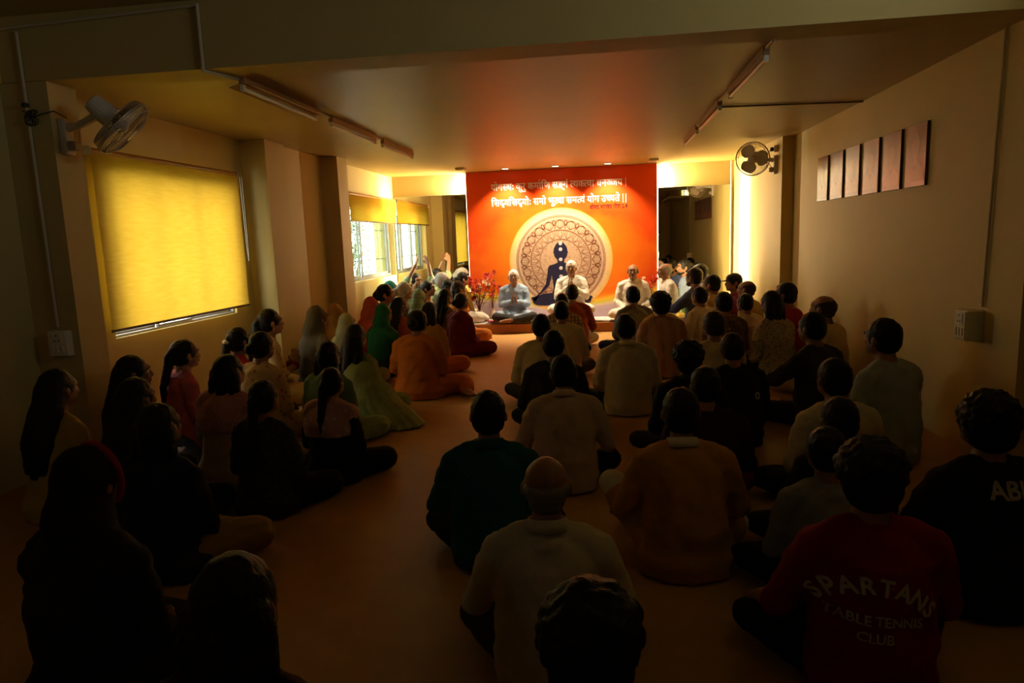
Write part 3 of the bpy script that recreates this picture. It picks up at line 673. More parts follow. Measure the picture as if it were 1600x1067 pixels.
ARMS = {  # elbow, wrist, fingertip direction, palm normal   (right side; mirrored for the left)
    'lap': ((.250,.02,.275),(.105,.235,.145),(-.75,.6,-.1),(0,-.3,1)),
    'knees': ((.275,.07,.285),(.280,.265,.205),(.05,.9,-.35),(0,-.3,-1)),
    'pray': ((.225,.06,.290),(.040,.235,.355),(-.12,.10,.98),(-1,0,0)),
    'prayhigh': ((.235,.10,.300),(.035,.215,.460),(-.10,.02,.98),(-1,0,0)),
    'raise': ((.250,.10,.760),(.130,.16,.985),(-.35,.0,.9),(-1,.2,0)),
    'out': ((.300,.10,.380),(.345,.330,.390),(.1,.85,-.45),(0,-.3,-1)),
}
LEGS = {
    'cross': (((.310,.290,.105),(-.060,.335,.065),(-.215,.315,.045)), ((-.310,.290,.105),(.070,.425,.055),(.225,.40,.04))),
    'kneeup': (((.310,.290,.105),(-.060,.335,.065),(-.215,.315,.045)), ((-.310,.270,.330),(-.215,.430,.070),(-.24,.57,.035))),
    'side': (((.330,.300,.095),(.420,.060,.060),(.50,-.07,.045)), ((-.270,.360,.095),(.120,.420,.055),(.27,.40,.04))),
}
class Fig:
    def __init__(s, sex, arms, legs, hunch, hy, hp):
        s.sex, s.arms, s.legs, s.hunch, s.hy, s.hp = sex, arms, legs, hunch, hy, hp
        s.k = 1.0 if sex == 'm' else .90
        ca, sa = math.cos(math.radians(hunch)), math.sin(math.radians(hunch))
        def U(p):
            p = V3(p); z = p.z-.12; t = max(0, min(1, z/.25)); a = math.radians(hunch)*t; c_, s_ = math.cos(a), math.sin(a)
            return V3((p.x, p.y*c_+z*s_, .12+z*c_-p.y*s_)) if z > 0 else p
        s.U = U
        s.hc = U((0,.018,HEADZ)); s.HR = Matrix.Rotation(math.radians(hy),3,'Z') @ Matrix.Rotation(math.radians(-hp),3,'X')
        s.nb = U((0,-.005,.60))
    def H(s, p): return s.hc + s.HR @ V3(p)
    def torso(s, g=0.0, top=.60, flare=0.0):
        k = s.k; f = s.sex == 'f'
        R = [(.012,0,.165,.125),(.08,0,.185,.145),(.18,-.012,.168,.125),(.30,-.022,.150 if not f else .138,.108),(.40,-.022,.168,.116),(.47,-.024,.178,.112),(.515,-.022,.168,.098),(.555,-.018,.118,.080)]
        mb = MB(); rings = []
        for i,(z,y,rx,ry) in enumerate(R):
            kk = k if z > .25 else (1.0 if not f else 1.02); e = g + (flare if z < .1 else 0)
            rings.append((0,y,z if i else z-g*.0,rx*kk+e,ry*kk+e))
        if g == 0: rings += [(0,-.006,.60,.060*k,.064*k),(0,.002,.66,.053*k,.058*k),(0,.006,.71,.052*k,.056*k)]
        else: rings += [(0,-.008,.585,.070*k+g*.3,.068*k+g*.3),(0,-.006,.605,.060*k+g*.4,.062*k+g*.4)]
        mb.loft(rings)
        for sg in (-1,1): mb.cap((sg*.045,-.014,.585), .040+g*.6, (sg*.165*k,-.022,.527), .056*k+g*.9)
        return mb.xf(s.U)
    def limb_arm(s, sg, g=0, upto=1.0, mb=None):
        mb = mb or MB(); el, wr, fd, pn = ARMS['lap' if (s.arms == 'outl' and sg > 0) else ('out' if s.arms == 'outl' else s.arms)]
        k = s.k; sh = s.U((sg*.178*k,-.022,.515)); E_ = s.U((sg*el[0]*k,el[1],el[2])); W_ = s.U((sg*wr[0]*(1 if abs(wr[0])<.06 else k),wr[1],wr[2]))
        mb.cap(sh,.056*k+g,E_,.043*k+g)
        if upto >= .9: mb.cap(E_,.042*k+g,W_-(W_-E_)*(.06 if g else 0),.029*k+g*.8)
        elif upto > .5: mb.cap(E_,.043*k+g,E_+(W_-E_)*.15,.041*k+g)
        return mb, W_, E_
    def hand(s, mb, sg, W_):
        el, wr, fd, pn = ARMS['lap' if (s.arms == 'outl' and sg > 0) else ('out' if s.arms == 'outl' else s.arms)]
        d = V3((sg*fd[0],fd[1],fd[2])).normalized(); n = V3((sg*pn[0],pn[1],pn[2])); n = (n-d*n.dot(d)).normalized(); q = d.cross(n)*(-sg)
        # q points to the thumb side
        if s.arms in ('pray','prayhigh'): tq = V3((0,-1,.2))
        elif s.arms == 'raise': tq = V3((0,-.4,.9))
        else: tq = V3((-sg,.3,0))
        if q.dot(tq) < 0: q = -q
        k = .95 if s.sex == 'f' else 1.03; curl = {'pray':.05,'prayhigh':.05,'raise':.15}.get(s.arms, .55)
        for i, (off, ln, r) in enumerate(((.030,.070,.0088),(.010,.079,.009),(-.010,.073,.0086),(-.029,.056,.0078))):
            kn = W_ + d*(.088-.004*abs(i-1))*k + q*off*k
            mb.cap(W_+q*off*.45*k, .015*k, kn, .0115*k, 8)
            a = kn; dirr = d.copy()
            for j, fr in enumerate((.45,.32,.23)):
                dirr = (dirr + n*curl*.55).normalized(); b = a + dirr*ln*fr*k + q*off*.06; mb.cap(a, r*k*(1-.1*j), b, r*k*(1-.1*(j+1)), 8); a = b
        t0 = W_+d*.022*k+q*.020*k; t1 = t0+(d*.55+q*.75+n*.25).normalized()*.040*k; t2 = t1+(d*.9+q*.35+n*.3).normalized()*.030*k; t3 = t2+(d*.95+q*.05+n*.35).normalized()*.024*k
        mb.chain([t0,t1,t2,t3],[.015*k,.0115*k,.0098*k,.008*k],8)
    def legs_(s, mb, g=0, feet=True):
        k = 1.0 if s.sex == 'm' else .95; f = 1.08 if s.sex == 'f' else 1
        for sg, (kn, an, to) in zip((1,-1), LEGS[s.legs]):
            hip = V3((sg*.095,.02,.095)); kn, an, to = V3(kn)*1.0, V3(an), V3(to); kn.x *= k
            mb.cap(hip,.088*f+g,kn,.060*f+g); e = an if feet else an+(kn-an).normalized()*.03
            mb.cap(kn,.058*f+g,(kn+an)/2+V3((0,0,-.004)),.052*f+g); mb.cap((kn+an)/2+V3((0,0,-.004)),.052*f+g,e,.036+g)
            if feet:
                mb.cap(an,.034,an+(to-an)*.55+V3((0,0,-.005)),.030); mb.cap(an+(to-an)*.4,.032,to,.021); mb.ell(an-(to-an).normalized()*.035,(.03,.03,.03))
                w = (to-an).normalized(); side = V3((0,0,1)).cross(w).normalized()
                for q in range(5): mb.cap(to+side*(.026-.013*q)-w*.01, .0105-.001*q, to+side*(.030-.014*q)+w*(.024-.003*abs(q-1)), .0095-.001*q, 6)
        return mb
    def body(s):
        mb = s.torso()
        for sg in (-1,1):
            _, W_, E_ = s.limb_arm(sg, 0, 1, mb); s.hand(mb, sg, W_)
        s.legs_(mb); k = .965 if s.sex == 'f' else 1.0
        h = MB(); R = lambda *a: tuple(x*k for x in a)
        h.ell((0,-.006,.012),R(.077,.095,.097)).ell((0,-.018,.032),R(.080,.090,.075)).ell((0,.030,-.050),R(.056,.062,.066)).ell((0,.072,-.088),R(.026,.024,.022)).ell((0,.060,.030),R(.060,.038,.040))
        h.cap((0,.092,.012),.009,(0,.110,-.026),.0135).ell((.011,.100,-.030),(.010,.010,.008)).ell((-.011,.100,-.030),(.010,.010,.008))
        h.ell((0,.090,-.056),(.024,.011,.006)).ell((0,.089,-.066),(.021,.011,.007))
        for sg in (-1,1):
            h.ell((sg*.036,.066,-.022),(.024,.026,.024)).ell((sg*.031,.085,.022),(.022,.010,.007)).ell((sg*.084*k,-.006,-.010),(.011,.020,.031), Matrix.Rotation(sg*.35,3,'Z')).ell((sg*.042,.03,-.055),(.026,.045,.035))
        h.cap((0,-.012,-.09),.050*k,(0,-.02,-.15),.052*k)
        h.xf(s.H); mb.add(h.v, h.f); mb.cap(s.H((0,-.012,-.09)),.050*k,s.nb,.055*k)
        return mb
    def hair(s, kind):
        mb = MB(); H = s.H; k = .965 if s.sex == 'f' else 1.0; h = MB()
        if kind in ('short','bushy','bun','ponytail','long','bob','longtied'):
            g = {'short':.009,'bushy':.020}.get(kind,.011)
            h.ell((0,-.016,.024),(.079*k+g,.094*k+g,.095*k+g),None,20,14); h.ell((0,-.040,-.012),(.075*k+g,.064*k+g,.076*k+g),None,18,12)
            if kind == 'short': h.cap((0,.045,.088),.022,(0,.070,.074),.018)
            if kind == 'bushy':
                h.ell((0,-.022,.034),(.105,.112,.096),None,20,14); h.ell((0,-.05,-.03),(.092,.075,.080),None,18,12)
                for i in range(110):
                    z = 1-1.45*(i+.5)/110; rr = math.sqrt(max(0,1-z*z)); a = i*2.39996; q = .016+.005*math.sin(i*1.7)
                    if math.sin(a)*rr < .45 or z > .55: h.ell((.101*rr*math.cos(a),-.022+.108*rr*math.sin(a),.034+.094*z),(q,q,q),None,7,5)
        if kind == 'bun': h.ell((0,-.135,.000),(.047,.040,.045)); h.cap((0,-.09,.01),.04,(0,-.125,0),.035)
        if kind == 'fringe':
            h.ell((0,-.020,-.004),(.0865,.099,.056),None,20,12); h.ell((0,-.040,-.045),(.068,.062,.050))
        if kind == 'thin': h.ell((0,-.024,.012),(.086,.098,.082),None,20,14); h.ell((0,-.045,-.03),(.070,.06,.06))
        h.xf(H); mb.add(h.v, h.f)
        if kind == 'ponytail': mb.chain([H((0,-.085,.03)),H((0,-.128,.0)),H((0,-.135,-.07)),s.U((.01,-.160,.50)),s.U((.012,-.165,.36))],[.04,.030,.036,.028,.012])
        if kind == 'long':
            mb.chain([H((0,-.055,.0)),s.U((0,-.085,.60)),s.U((0,-.135,.46)),s.U((0,-.145,.28))],[.085,.066,.052,.034])
            for sg in (-1,1): mb.chain([H((sg*.045,-.045,-.0)),s.U((sg*.070,-.075,.60)),s.U((sg*.075,-.125,.45)),s.U((sg*.055,-.142,.30))],[.05,.050,.046,.028])
        if kind == 'bob':
            for sg in (-1,0,1): mb.chain([H((sg*.055,-.045,.0)),H((sg*.070,-.06,-.09)),H((sg*.085,-.065,-.165))],[.05,.048,.030])
            mb.cap(H((0,-.06,-.02)),.07,H((0,-.075,-.16)),.045)
        return mb
    def garment(s, kind):
        g = .017; mb = MB()
        if kind in ('shirt_half','shirt_long','kurta','tshirt','kameez'):
            fl = .030 if kind in ('kurta','kameez') else .012
            t = s.torso(g, flare=fl); mb.add(t.v, t.f)
            if s.sex == 'm': t = MB().loft([(0,-.005,.012,.203,.158),(0,-.008,.10,.212,.160),(0,-.016,.20,.204,.150),(0,-.022,.32,.198,.142),(0,-.024,.43,.196,.134),(0,-.022,.49,.17,.11)])
            else: t = MB().loft([(0,-.005,.012,.200,.158),(0,-.012,.18,.186,.146),(0,-.022,.32,.166,.132),(0,-.024,.43,.176,.128),(0,-.022,.48,.15,.11)])
            t.ell((0,-.062,.535),(.10,.066,.06)); t.ell((0,.03,.50),(.11,.08,.07)); t.xf(s.U); mb.add(t.v, t.f)
            up = .6 if kind in ('shirt_half','tshirt','kameez') else 1.0
            for sg in (-1,1): s.limb_arm(sg, g*.95, up, mb)
            if kind in ('kurta','kameez'):
                kx = 1.0 if s.sex == 'm' else .95
                for sg, (kn, an, to) in zip((1,-1), LEGS[s.legs]):
                    kn = V3(kn); hip = V3((sg*.095,.02,.10)); q = hip+(kn-hip)*.80; q.x *= kx; mb.cap(hip,.112,q,.088)
                mb.ell((0,.20,.085),(.22,.17,.06)); mb.loft([(0,-.01,.004,.225,.175),(0,-.01,.05,.222,.172),(0,-.005,.12,.20,.155)])
        if kind == 'trousers':
            s.legs_(mb, .014, False); mb.loft([(0,0,.004,.176,.135),(0,0,.09,.195,.152),(0,-.01,.17,.178,.135)])
        if kind == 'salwar':
            s.legs_(mb, .030, False); mb.loft([(0,0,.004,.20,.16),(0,0,.09,.205,.16),(0,-.01,.17,.178,.135)]); mb.ell((0,.30,.06),(.30,.16,.05))
        if kind == 'shawl':
            k = s.k; r = [(0,-.022,.36,.190*k+.035,.120+.035),(0,-.024,.45,.200*k+.035,.116+.035),(0,-.022,.51,.190*k+.034,.10+.034),(0,-.018,.555,.13*k+.034,.082+.032),(0,-.01,.595,.075+.022,.07+.022)]
            mb.loft(r); 
            for sg in (-1,1): mb.cap((sg*.045,-.014,.59),.058,(sg*.170*k,-.022,.528),.083); mb.chain([(sg*.10,.11,.50),(sg*.10,.13,.36),(sg*.09,.19,.20)],[.045,.04,.035])
            mb.xf(s.U)
        if kind == 'flow':
            q = s.U((.05,-.04,.55)); mb.loft([(.36,-.10,.006,.36,.25),(.33,-.10,.06,.33,.23),(.22,-.09,.22,.25,.19),(.13,-.07,.38,.19,.155),(.08,-.05,.48,.165,.125),(q.x,q.y,.55,.12,.095)],28)
            for i in range(9): a = -.3-2.5*i/8; mb.chain([(.10+.13*math.cos(a),-.06+.10*math.sin(a),.46),(.22+.24*math.cos(a),-.09+.18*math.sin(a),.20),(.36+.36*math.cos(a),-.10+.25*math.sin(a),.012)],[.02,.028,.02],8)
        if kind == 'scarf':
            h = MB(); h.ell((0,-.026,.020),(.096,.104,.106),None,20,14); h.ell((0,-.040,-.06),(.098,.090,.10)); h.cap((0,-.05,-.03),.09,(0,-.07,-.13),.10); h.xf(s.H); mb.add(h.v,h.f)
            t = MB(); k = s.k; t.loft([(0,-.035,.20,.190*k,.135),(0,-.035,.34,.205*k,.140),(0,-.03,.44,.218*k,.138),(0,-.035,.51,.205*k,.125),(0,-.03,.56,.155*k,.11),(0,-.025,.60,.11,.10),(0,-.02,.66,.095,.10)]); t.xf(s.U); mb.add(t.v,t.f)
            for sg in (-1,1): mb.cap(s.U((sg*.10,-.02,.55)),.06,s.U((sg*.19*k,-.022,.49)),.074)
        return mb
    def collar(s):
        mb = MB(); n = 24
        for (r0,z0),(r1,z1) in (((.066,.588),(.060,.632)),):
            for i in range(n+1):
                a = PI/2+.28+(2*PI-.56)*i/n; c, t = math.cos(a), math.sin(a)
                for r, z in ((r0+.006,z0-.006),(r1+.002,z1),(r1+.010,z1+.001),(r0+.022,z0+.004)):
                    mb.v.append(tuple(s.U((r*c, -.008+r*1.03*t, z - .012*t))))
            for i in range(n):
                for j in range(4): mb.f.append((i*4+j,i*4+(j+1)%4,(i+1)*4+(j+1)%4,(i+1)*4+j))
            mb.f.append((0,1,2,3)); mb.f.append((n*4+3,n*4+2,n*4+1,n*4))
        return mb
CACHE = {}
def cached(key, fn):
    if key not in CACHE: CACHE[key] = fn()
    return CACHE[key]

SK = [mat('skin_wheat',(.36,.19,.105),.5,noise=.08,nscale=20,bump=.05,bscale=200), mat('skin_brown',(.26,.125,.065),.5,noise=.08,nscale=20,bump=.05,bscale=200), mat('skin_dark',(.17,.08,.042),.5,noise=.08,nscale=20,bump=.05,bscale=200)]
HB = mat('black_hair',(.007,.0055,.005),.5,spec=.18,noise=.4,nscale=40,bump=.35,bscale=130)
HD = mat('dark_brown_hair',(.035,.018,.010),.5,spec=.2,noise=.4,nscale=40,bump=.5,bscale=130)
HG = mat('grey_hair',(.42,.39,.36),.5,noise=.35,nscale=60,bump=.5,bscale=130)
HS = mat('salt_and_pepper_hair',(.16,.145,.135),.5,noise=.5,nscale=80,bump=.5,bscale=130)
eyew = mat('eye_white',(.7,.66,.6),.25,noise=.02); eyed = mat('eye_iris',(.02,.01,.006),.15,noise=.1)
lipm = mat('lip_tint',(.26,.09,.065),.5,noise=.05)
def fab(name, rgb, kind=None, rgb2=None): return mat('cloth_'+name, rgb, .85, spec=.15, noise=.10, nscale=14, bump=.22, bscale=70, kind=kind, rgb2=rgb2)
F = dict(
 white=fab('white',(.62,.57,.48)), cream=fab('cream',(.55,.47,.33)), offwhite=fab('offwhite',(.50,.45,.37)), palepink=fab('palepink',(.50,.37,.30)), yellowochre=fab('ochre',(.42,.20,.022)),
 teal=fab('teal',(.012,.085,.105)), black=fab('black',(.012,.011,.012)), navy=fab('navy',(.015,.017,.035)), maroon=fab('maroon',(.14,.012,.014)), red=fab('red',(.28,.014,.016)), rust=fab('rust',(.30,.065,.022)),
 gray=fab('gray',(.22,.21,.20)), paleblue=fab('paleblue',(.33,.38,.40)), khaki=fab('khaki',(.40,.29,.10)), brownplaid=fab('brownplaid',(.19,.12,.07),'plaid',(.13,.075,.045)), plaid=fab('plaid',(.42,.34,.20),'plaid',(.20,.13,.07)),
 stripepink=fab('stripepink',(.46,.30,.20),'wideband',(.40,.22,.17)), bwprint=fab('bwprint',(.36,.32,.24),'speckle',(.03,.025,.02)), bwstripe=fab('bwstripe',(.40,.36,.27),'stripe',(.05,.04,.035)), bluekurta=fab('bluekurta',(.26,.34,.45)), brightwhite=fab('brightwhite',(.66,.61,.52)),
 charcoal=fab('charcoal',(.03,.028,.027)), bluecheck=fab('bluecheck',(.16,.24,.40),'plaid',(.30,.34,.42)), deepblue=fab('deepblue',(.06,.085,.20)), darkbrown=fab('darkbrown',(.05,.03,.02)), beige=fab('beige',(.45,.38,.28)),
 orange=fab('orange',(.50,.155,.018)), sari_green=fab('palegreen',(.30,.38,.20),'speckle',(.42,.45,.28)), midgreen=fab('midgreen',(.13,.21,.10)), emerald=fab('emerald',(.015,.12,.045)), coral=fab('coral',(.50,.10,.055)), pink=fab('pink',(.50,.12,.12)),
 pinknet=fab('pinknet',(.46,.20,.16),'speckle',(.52,.32,.24)), hijab=fab('greyolive',(.12,.105,.08)), mustard=fab('mustard',(.36,.19,.03)), creamgreen=fab('creamgreen',(.40,.40,.22)), aqua=fab('aqua',(.24,.42,.32),'stripe',(.30,.47,.38)), tealscarf=fab('tealscarf',(.03,.20,.20)), floral=fab('floral',(.55,.38,.16),'floral',(.40,.13,.05)),
 yellow=fab('yellow',(.45,.34,.04)), darkprint=fab('darkprint',(.035,.033,.022),'speckle',(.085,.08,.05)), olive=fab('oliveprint',(.13,.10,.055),'floral',(.22,.18,.10)), pinkwhite=fab('pinkwhite',(.46,.26,.27),'floral',(.55,.45,.42)), lightgreen=fab('lightgreen',(.36,.46,.26)), saffron=fab('saffron',(.60,.20,.03)),
 darkgreen=fab('darkgreen',(.03,.065,.03)), ochredark=fab('ochredark',(.30,.17,.03)), paleyellow=fab('paleyellow',(.60,.50,.14)), maroonblack=fab('maroonblack',(.035,.006,.008)), darkred=fab('darkred',(.20,.008,.012)))

def text_mesh(body, size, weight=.012):
    c = bpy.data.curves.new('lettering','FONT'); c.body = body; c.size = size; c.align_x = 'CENTER'; c.resolution_u = 3; c.offset = weight*size
    o = bpy.data.objects.new('lettering', c); COL.objects.link(o); dg = bpy.context.evaluated_depsgraph_get()
    me = bpy.data.meshes.new_from_object(o.evaluated_get(dg)); v = [(p.co.x,p.co.y) for p in me.vertices]; f = [tuple(q.vertices) for q in me.polygons]
    bpy.data.objects.remove(o); bpy.data.meshes.remove(me); return v, f
def print_on_back(shirt, pieces, m, label):
    """letters laid on the back of a shirt mesh, each vertex resting on the cloth"""
    me = shirt.data; bv = BVHTree.FromPolygons([v.co for v in me.vertices], [tuple(p.vertices) for p in me.polygons]); mb = MB()
    for (v, f), (ox, oz, rot) in pieces:
        bm = bmesh.new(); vs = [bm.verts.new((a,b,0)) for a,b in v]
        for q in f:
            try: bm.faces.new([vs[i] for i in q])
            except ValueError: pass
        bmesh.ops.triangulate(bm, faces=bm.faces[:])
        for _ in range(3):
            es = [e for e in bm.edges if e.calc_length() > .013]
            if es: bmesh.ops.subdivide_edges(bm, edges=es, cuts=1); bmesh.ops.triangulate(bm, faces=bm.faces[:])
        bm.verts.index_update(); v = [(p.co.x,p.co.y) for p in bm.verts]; f = [[p.index for p in q.verts] for q in bm.faces]; bm.free()
        pts = []
        for a, b in v:
            x = ox + a*math.cos(rot)-b*math.sin(rot); z = oz + a*math.sin(rot)+b*math.cos(rot)
            h = bv.ray_cast(V3((x,-1.5,z)), V3((0,1,0))); y = h[0].y-.005 if h[0] else -.15
            pts.append((x,y,z))
        mb.add(pts, f)
    put('shirt_lettering', mb, m, shirt, label=label)

def person(pos, face, sc_, sex, label, arms='lap', legs='cross', hunch=4, hy=0, hp=0, hair='short', hairm=HB, skin=1, top=('shirt_long','white'), bottom='charcoal', collar=None, extra=(), fine=False, zb=0, eyes=False, group=None, wide=1.0):
    fg = Fig(sex, arms, legs, hunch, hy, hp); bk = (sex, arms, legs, hunch, hy, hp, fine)
    o = put('person', cached(('b',)+bk, lambda: remesh(fg.body(), .0075 if fine else .0115, 2 if fine else 1, 'person_body')), SK[skin], label=label, cat='person', group=group)
    o.location = (pos[0], pos[1], zb); o.rotation_euler = (0,0,math.radians(face)); o.scale = (sc_*wide,sc_,sc_)
    ck = (sex, arms, legs, hunch); hk = (sex, hunch, hy, hp, hair)
    parts = {}
    if hair: put('hair', cached(('h',)+hk, lambda: remesh(fg.hair(hair), .0085, 1, 'hair', .010, .02)), hairm, o)
    kind, mk = top
    nm = {'shirt_half':'shirt','shirt_long':'shirt','tshirt':'tshirt','kurta':'kurta','kameez':'tunic'}[kind]
    parts['top'] = put(nm, cached((kind,)+ck, lambda: remesh(fg.garment(kind), .013, 3, nm, .030, .085)), F[mk], o)
    bt = 'salwar' if sex == 'f' else 'trousers'
    put('trousers', cached((bt,)+ck, lambda: remesh(fg.garment(bt), .014, 3, 'trousers', .022, .10)), F[bottom], o)
    if collar: put('collar', cached(('col',hunch), lambda: fg.collar().mesh('collar', True)), F[collar], o)
    for g, mk2 in extra:
        hkey = (g,)+ck+((hy,hp) if g == 'scarf' else ())
        if g in ('shawl','flow','scarf'):
            put({'shawl':'dupatta','flow':'dupatta','scarf':'headscarf'}[g], cached(hkey, lambda: remesh(fg.garment(g), .0125, 3, g, .030, .13)), F[mk2], o)
        elif g == 'scarf_edge':
            put('scarf_border', MB().tube([fg.H((.088*math.cos(a*PI/10), .040-.012*math.sin(a*PI/10), .012+.112*math.sin(a*PI/10))) for a in range(-3,14)], .012, 8), F[mk2], o, label='red scarf border')
        elif g == 'hair_tie':
            put('hair_tie', MB().ell(fg.H((0,-.130,.005)),(.034,.030,.026),None,12,8), F[mk2], o)
        elif g == 'hair_clip':
            put('hair_clip', MB().bevbox((-.022,-.008,-.008),(.022,.008,.008),.003).xf(lambda p: fg.H(p+V3((-.03,-.100,.02)))), chrome, o)
        elif g == 'cap':
            c = MB().ell((0,-.004,.045),(.090,.104,.078),None,20,12); cm = MB(); c.v = [(x,y,max(z,.030)) for x,y,z in c.v]; put('cap', c.xf(fg.H), F[mk2], o)
            b = MB()
            for i in range(9):
                for j in range(2):
                    a = PI*(.15+.70*i/8); b.v.append((.083*math.cos(a)*(1+.06*j), .085*math.sin(a)+.085*j*math.sin(a), .036-.012*j))
            b.f += [(i*2,i*2+1,i*2+3,i*2+2) for i in range(8)]
            q = put('cap_brim', b.xf(fg.H), F[mk2], o); md = q.modifiers.new('t','SOLIDIFY'); md.thickness = .004
        elif g == 'beard':
            put('beard', remesh(MB().ell((0,.062,-.085),(.052,.038,.034)).ell((0,.098,-.047),(.027,.010,.007)).ell((.05,.03,-.06),(.016,.03,.035)).ell((-.05,.03,-.06),(.016,.03,.035)).xf(fg.H), .006, 1, 'beard'), HB if mk2 == 'black' else HG, o)
        elif g == 'moustache':
            put('moustache', MB().ell((0,.104,-.046),(.027,.008,.007),None,12,8).xf(fg.H), HB, o)
        elif g == 'glasses':
            mb = MB()
            for sg in (-1,1):
                mb.tube([fg.H((sg*.032+.022*math.cos(a*PI/8), .104, .002+.017*math.sin(a*PI/8))) for a in range(17)], .002, 5, cap=False); mb.tube([fg.H((sg*.054,.102,.006)),fg.H((sg*.078,.06,.008)),fg.H((sg*.082,-.01,.004))], .0018, 5)
            mb.tube([fg.H((-.010,.106,.004)),fg.H((.010,.106,.004))], .002, 5); put('glasses', mb, black, o)
        elif g == 'earring':
            for sg in (-1,1): put('earring', MB().ell(fg.H((sg*.083,.0,-.050)),(.006,.006,.010),None,8,6), mat('gold',(.7,.42,.10),.3,.9,noise=.05), o)
        elif g == 'bangles':
            for sg in (-1,1):
                _, W_, E_ = fg.limb_arm(sg); d = (E_-W_).normalized(); a = d.orthogonal().normalized(); b = d.cross(a); mb = MB()
                for q in range(4): mb.tube([W_+d*(.02+.011*q)+(a*math.cos(t*PI/8)+b*math.sin(t*PI/8))*.036 for t in range(17)], .004, 5, cap=False)
                put('bangles', mb, F[mk2], o, kind='stuff')
    if eyes:
        for sg in (-1,1):
            e = put('eye', MB().ell(fg.H((sg*.031,.0815,.004)),(.0135,.0115,.0085),fg.HR,12,8), eyew, o); put('iris', MB().ell(fg.H((sg*.031,.0895,.004)),(.0058,.005,.0058),fg.HR,10,6), eyed, e)
            put('eyebrow', MB().chain([fg.H((sg*.014,.098,.026)),fg.H((sg*.034,.096,.032)),fg.H((sg*.052,.080,.026))],[.0035,.004,.0025],6), hairm if hairm is not HG else HS, o)
        put('lips', MB().ell(fg.H((0,.099,-.056)),(.021,.005,.0035),fg.HR,12,6).ell(fg.H((0,.0975,-.064)),(.018,.006,.0045),fg.HR,12,6), lipm, o)
    return o, parts, fg

def look(x, y, tx=-.69, ty=11.8): return math.degrees(math.atan2(-(tx-x), ty-y))
TABLE = []
def P(x, y, zt, sex, label, dface=0, face=None, zb=0, **k):
    k.setdefault('hair', 'short' if sex == 'm' else 'ponytail')
    if sex == 'f': k.setdefault('top', ('kameez','pink')); k.setdefault('bottom', 'beige')
    base = .872 if sex == 'm' else .868
    h = k.get('hunch', 4); s = (zt-zb)/(base*(1-.0022*max(0,h-4)))
    return person((x, y), (look(x,y)+dface) if face is None else face, s, sex, label, zb=zb, **k)

# --- leaders on the platform, facing the hall
P(-1.48,11.60,1.06,'m','white haired person in pale blue kurta praying on platform, left of the three leaders',face=186,zb=.175,arms='pray',hp=-8,hair='short',hairm=mat('white_hair',(.62,.58,.54),.5,noise=.3,nscale=60,bump=.5,bscale=130),skin=1,top=('kurta','bluekurta'),bottom='charcoal',fine=True,eyes=True,extra=(('glasses','black'),))
P(-.49,11.55,1.185,'m','grey haired person in white kurta with folded hands before the seated silhouette, middle leader',face=178,zb=.275,arms='prayhigh',hp=-2,hair='short',hairm=HG,skin=1,top=('kurta','brightwhite'),bottom='white',fine=True,eyes=True)
P(.53,11.60,1.10,'m','dark haired person in white shirt smiling on platform, right of the three leaders',face=176,zb=.175,arms='lap',hair='thin',hairm=HB,skin=1,top=('shirt_long','brightwhite'),bottom='white',collar='brightwhite',fine=True,eyes=True,extra=(('moustache','black'),))

# --- left half of the hall
P(-3.30,3.62,.90,'f','person with long loose hair and yellow tunic beside the left pillar',dface=4,hair='long',skin=1,top=('kameez','yellow'),bottom='yellow',extra=(('hair_clip',''),))
P(-3.28,4.25,.88,'f','long haired person in black seen in profile below the left switchboard',dface=-34,hair='long',top=('kameez','black'),bottom='black',eyes=True)
P(-2.65,3.44,.88,'f','person in black with a small clip in dark hair, behind the black profile woman',hair='long',top=('kameez','charcoal'),bottom='black',extra=(('hair_clip',''),))
P(-2.17,2.95,.85,'f','person with broad dark navy shoulders and ochre trousers in front of the red-edged scarf',hair='bob',wide=1.12,top=('kurta','navy'),bottom='ochredark',dface=2)
P(-3.36,4.98,.88,'f','person in pink top with a ponytail below the large yellow blind',dface=-14,hair='ponytail',skin=0,top=('kameez','pink'),bottom='pink',eyes=True)
P(-2.55,4.25,.87,'f','person with shoulder length hair and pale pink net dupatta, lit from the window',hair='bob',hairm=HB,skin=0,wide=1.1,top=('kameez','palepink'),bottom='palepink',extra=(('shawl','pinknet'),))
P(-3.24,5.62,.89,'f','person in red top with a white scrunchie in the hair',dface=-10,hair='ponytail',top=('kameez','red'),bottom='black',extra=(('hair_tie','brightwhite'),))
P(-2.80,5.20,.90,'f','short haired person in cream and orange floral tunic',hair='bun',top=('kameez','floral'),bottom='floral',dface=4)
P(-3.36,6.42,.97,'f','person in floral cream dress with praying hands seen in profile at the left wall',dface=-22,arms='pray',hair='ponytail',skin=0,top=('kameez','floral'),bottom='mustard',eyes=True,extra=(('bangles','red'),('earring','')))
P(-3.02,6.82,.95,'f','person wrapped in a dark grey olive headscarf near the left wall',dface=-12,hair='',top=('kurta','hijab'),bottom='hijab',extra=(('scarf','hijab'),),eyes=True)
P(-3.28,8.00,.86,'f','person in a mustard headscarf behind the grey scarfed woman',hair='',top=('kameez','mustard'),bottom='mustard',extra=(('scarf','mustard'),))
P(-2.85,7.25,.82,'f','person in a pale cream green headscarf, left of the emerald scarf',hair='',top=('kameez','creamgreen'),bottom='creamgreen',extra=(('scarf','creamgreen'),))
P(-2.22,5.83,.87,'f','person with very long dark hair whose pale green dupatta spreads on the floor',hair='long',top=('kurta','sari_green'),bottom='sari_green',extra=(('flow','sari_green'),),dface=2)
P(-2.62,7.85,.86,'f','person in an emerald green headscarf among the women',hair='',top=('kameez','darkgreen'),bottom='darkgreen',extra=(('scarf','emerald'),))
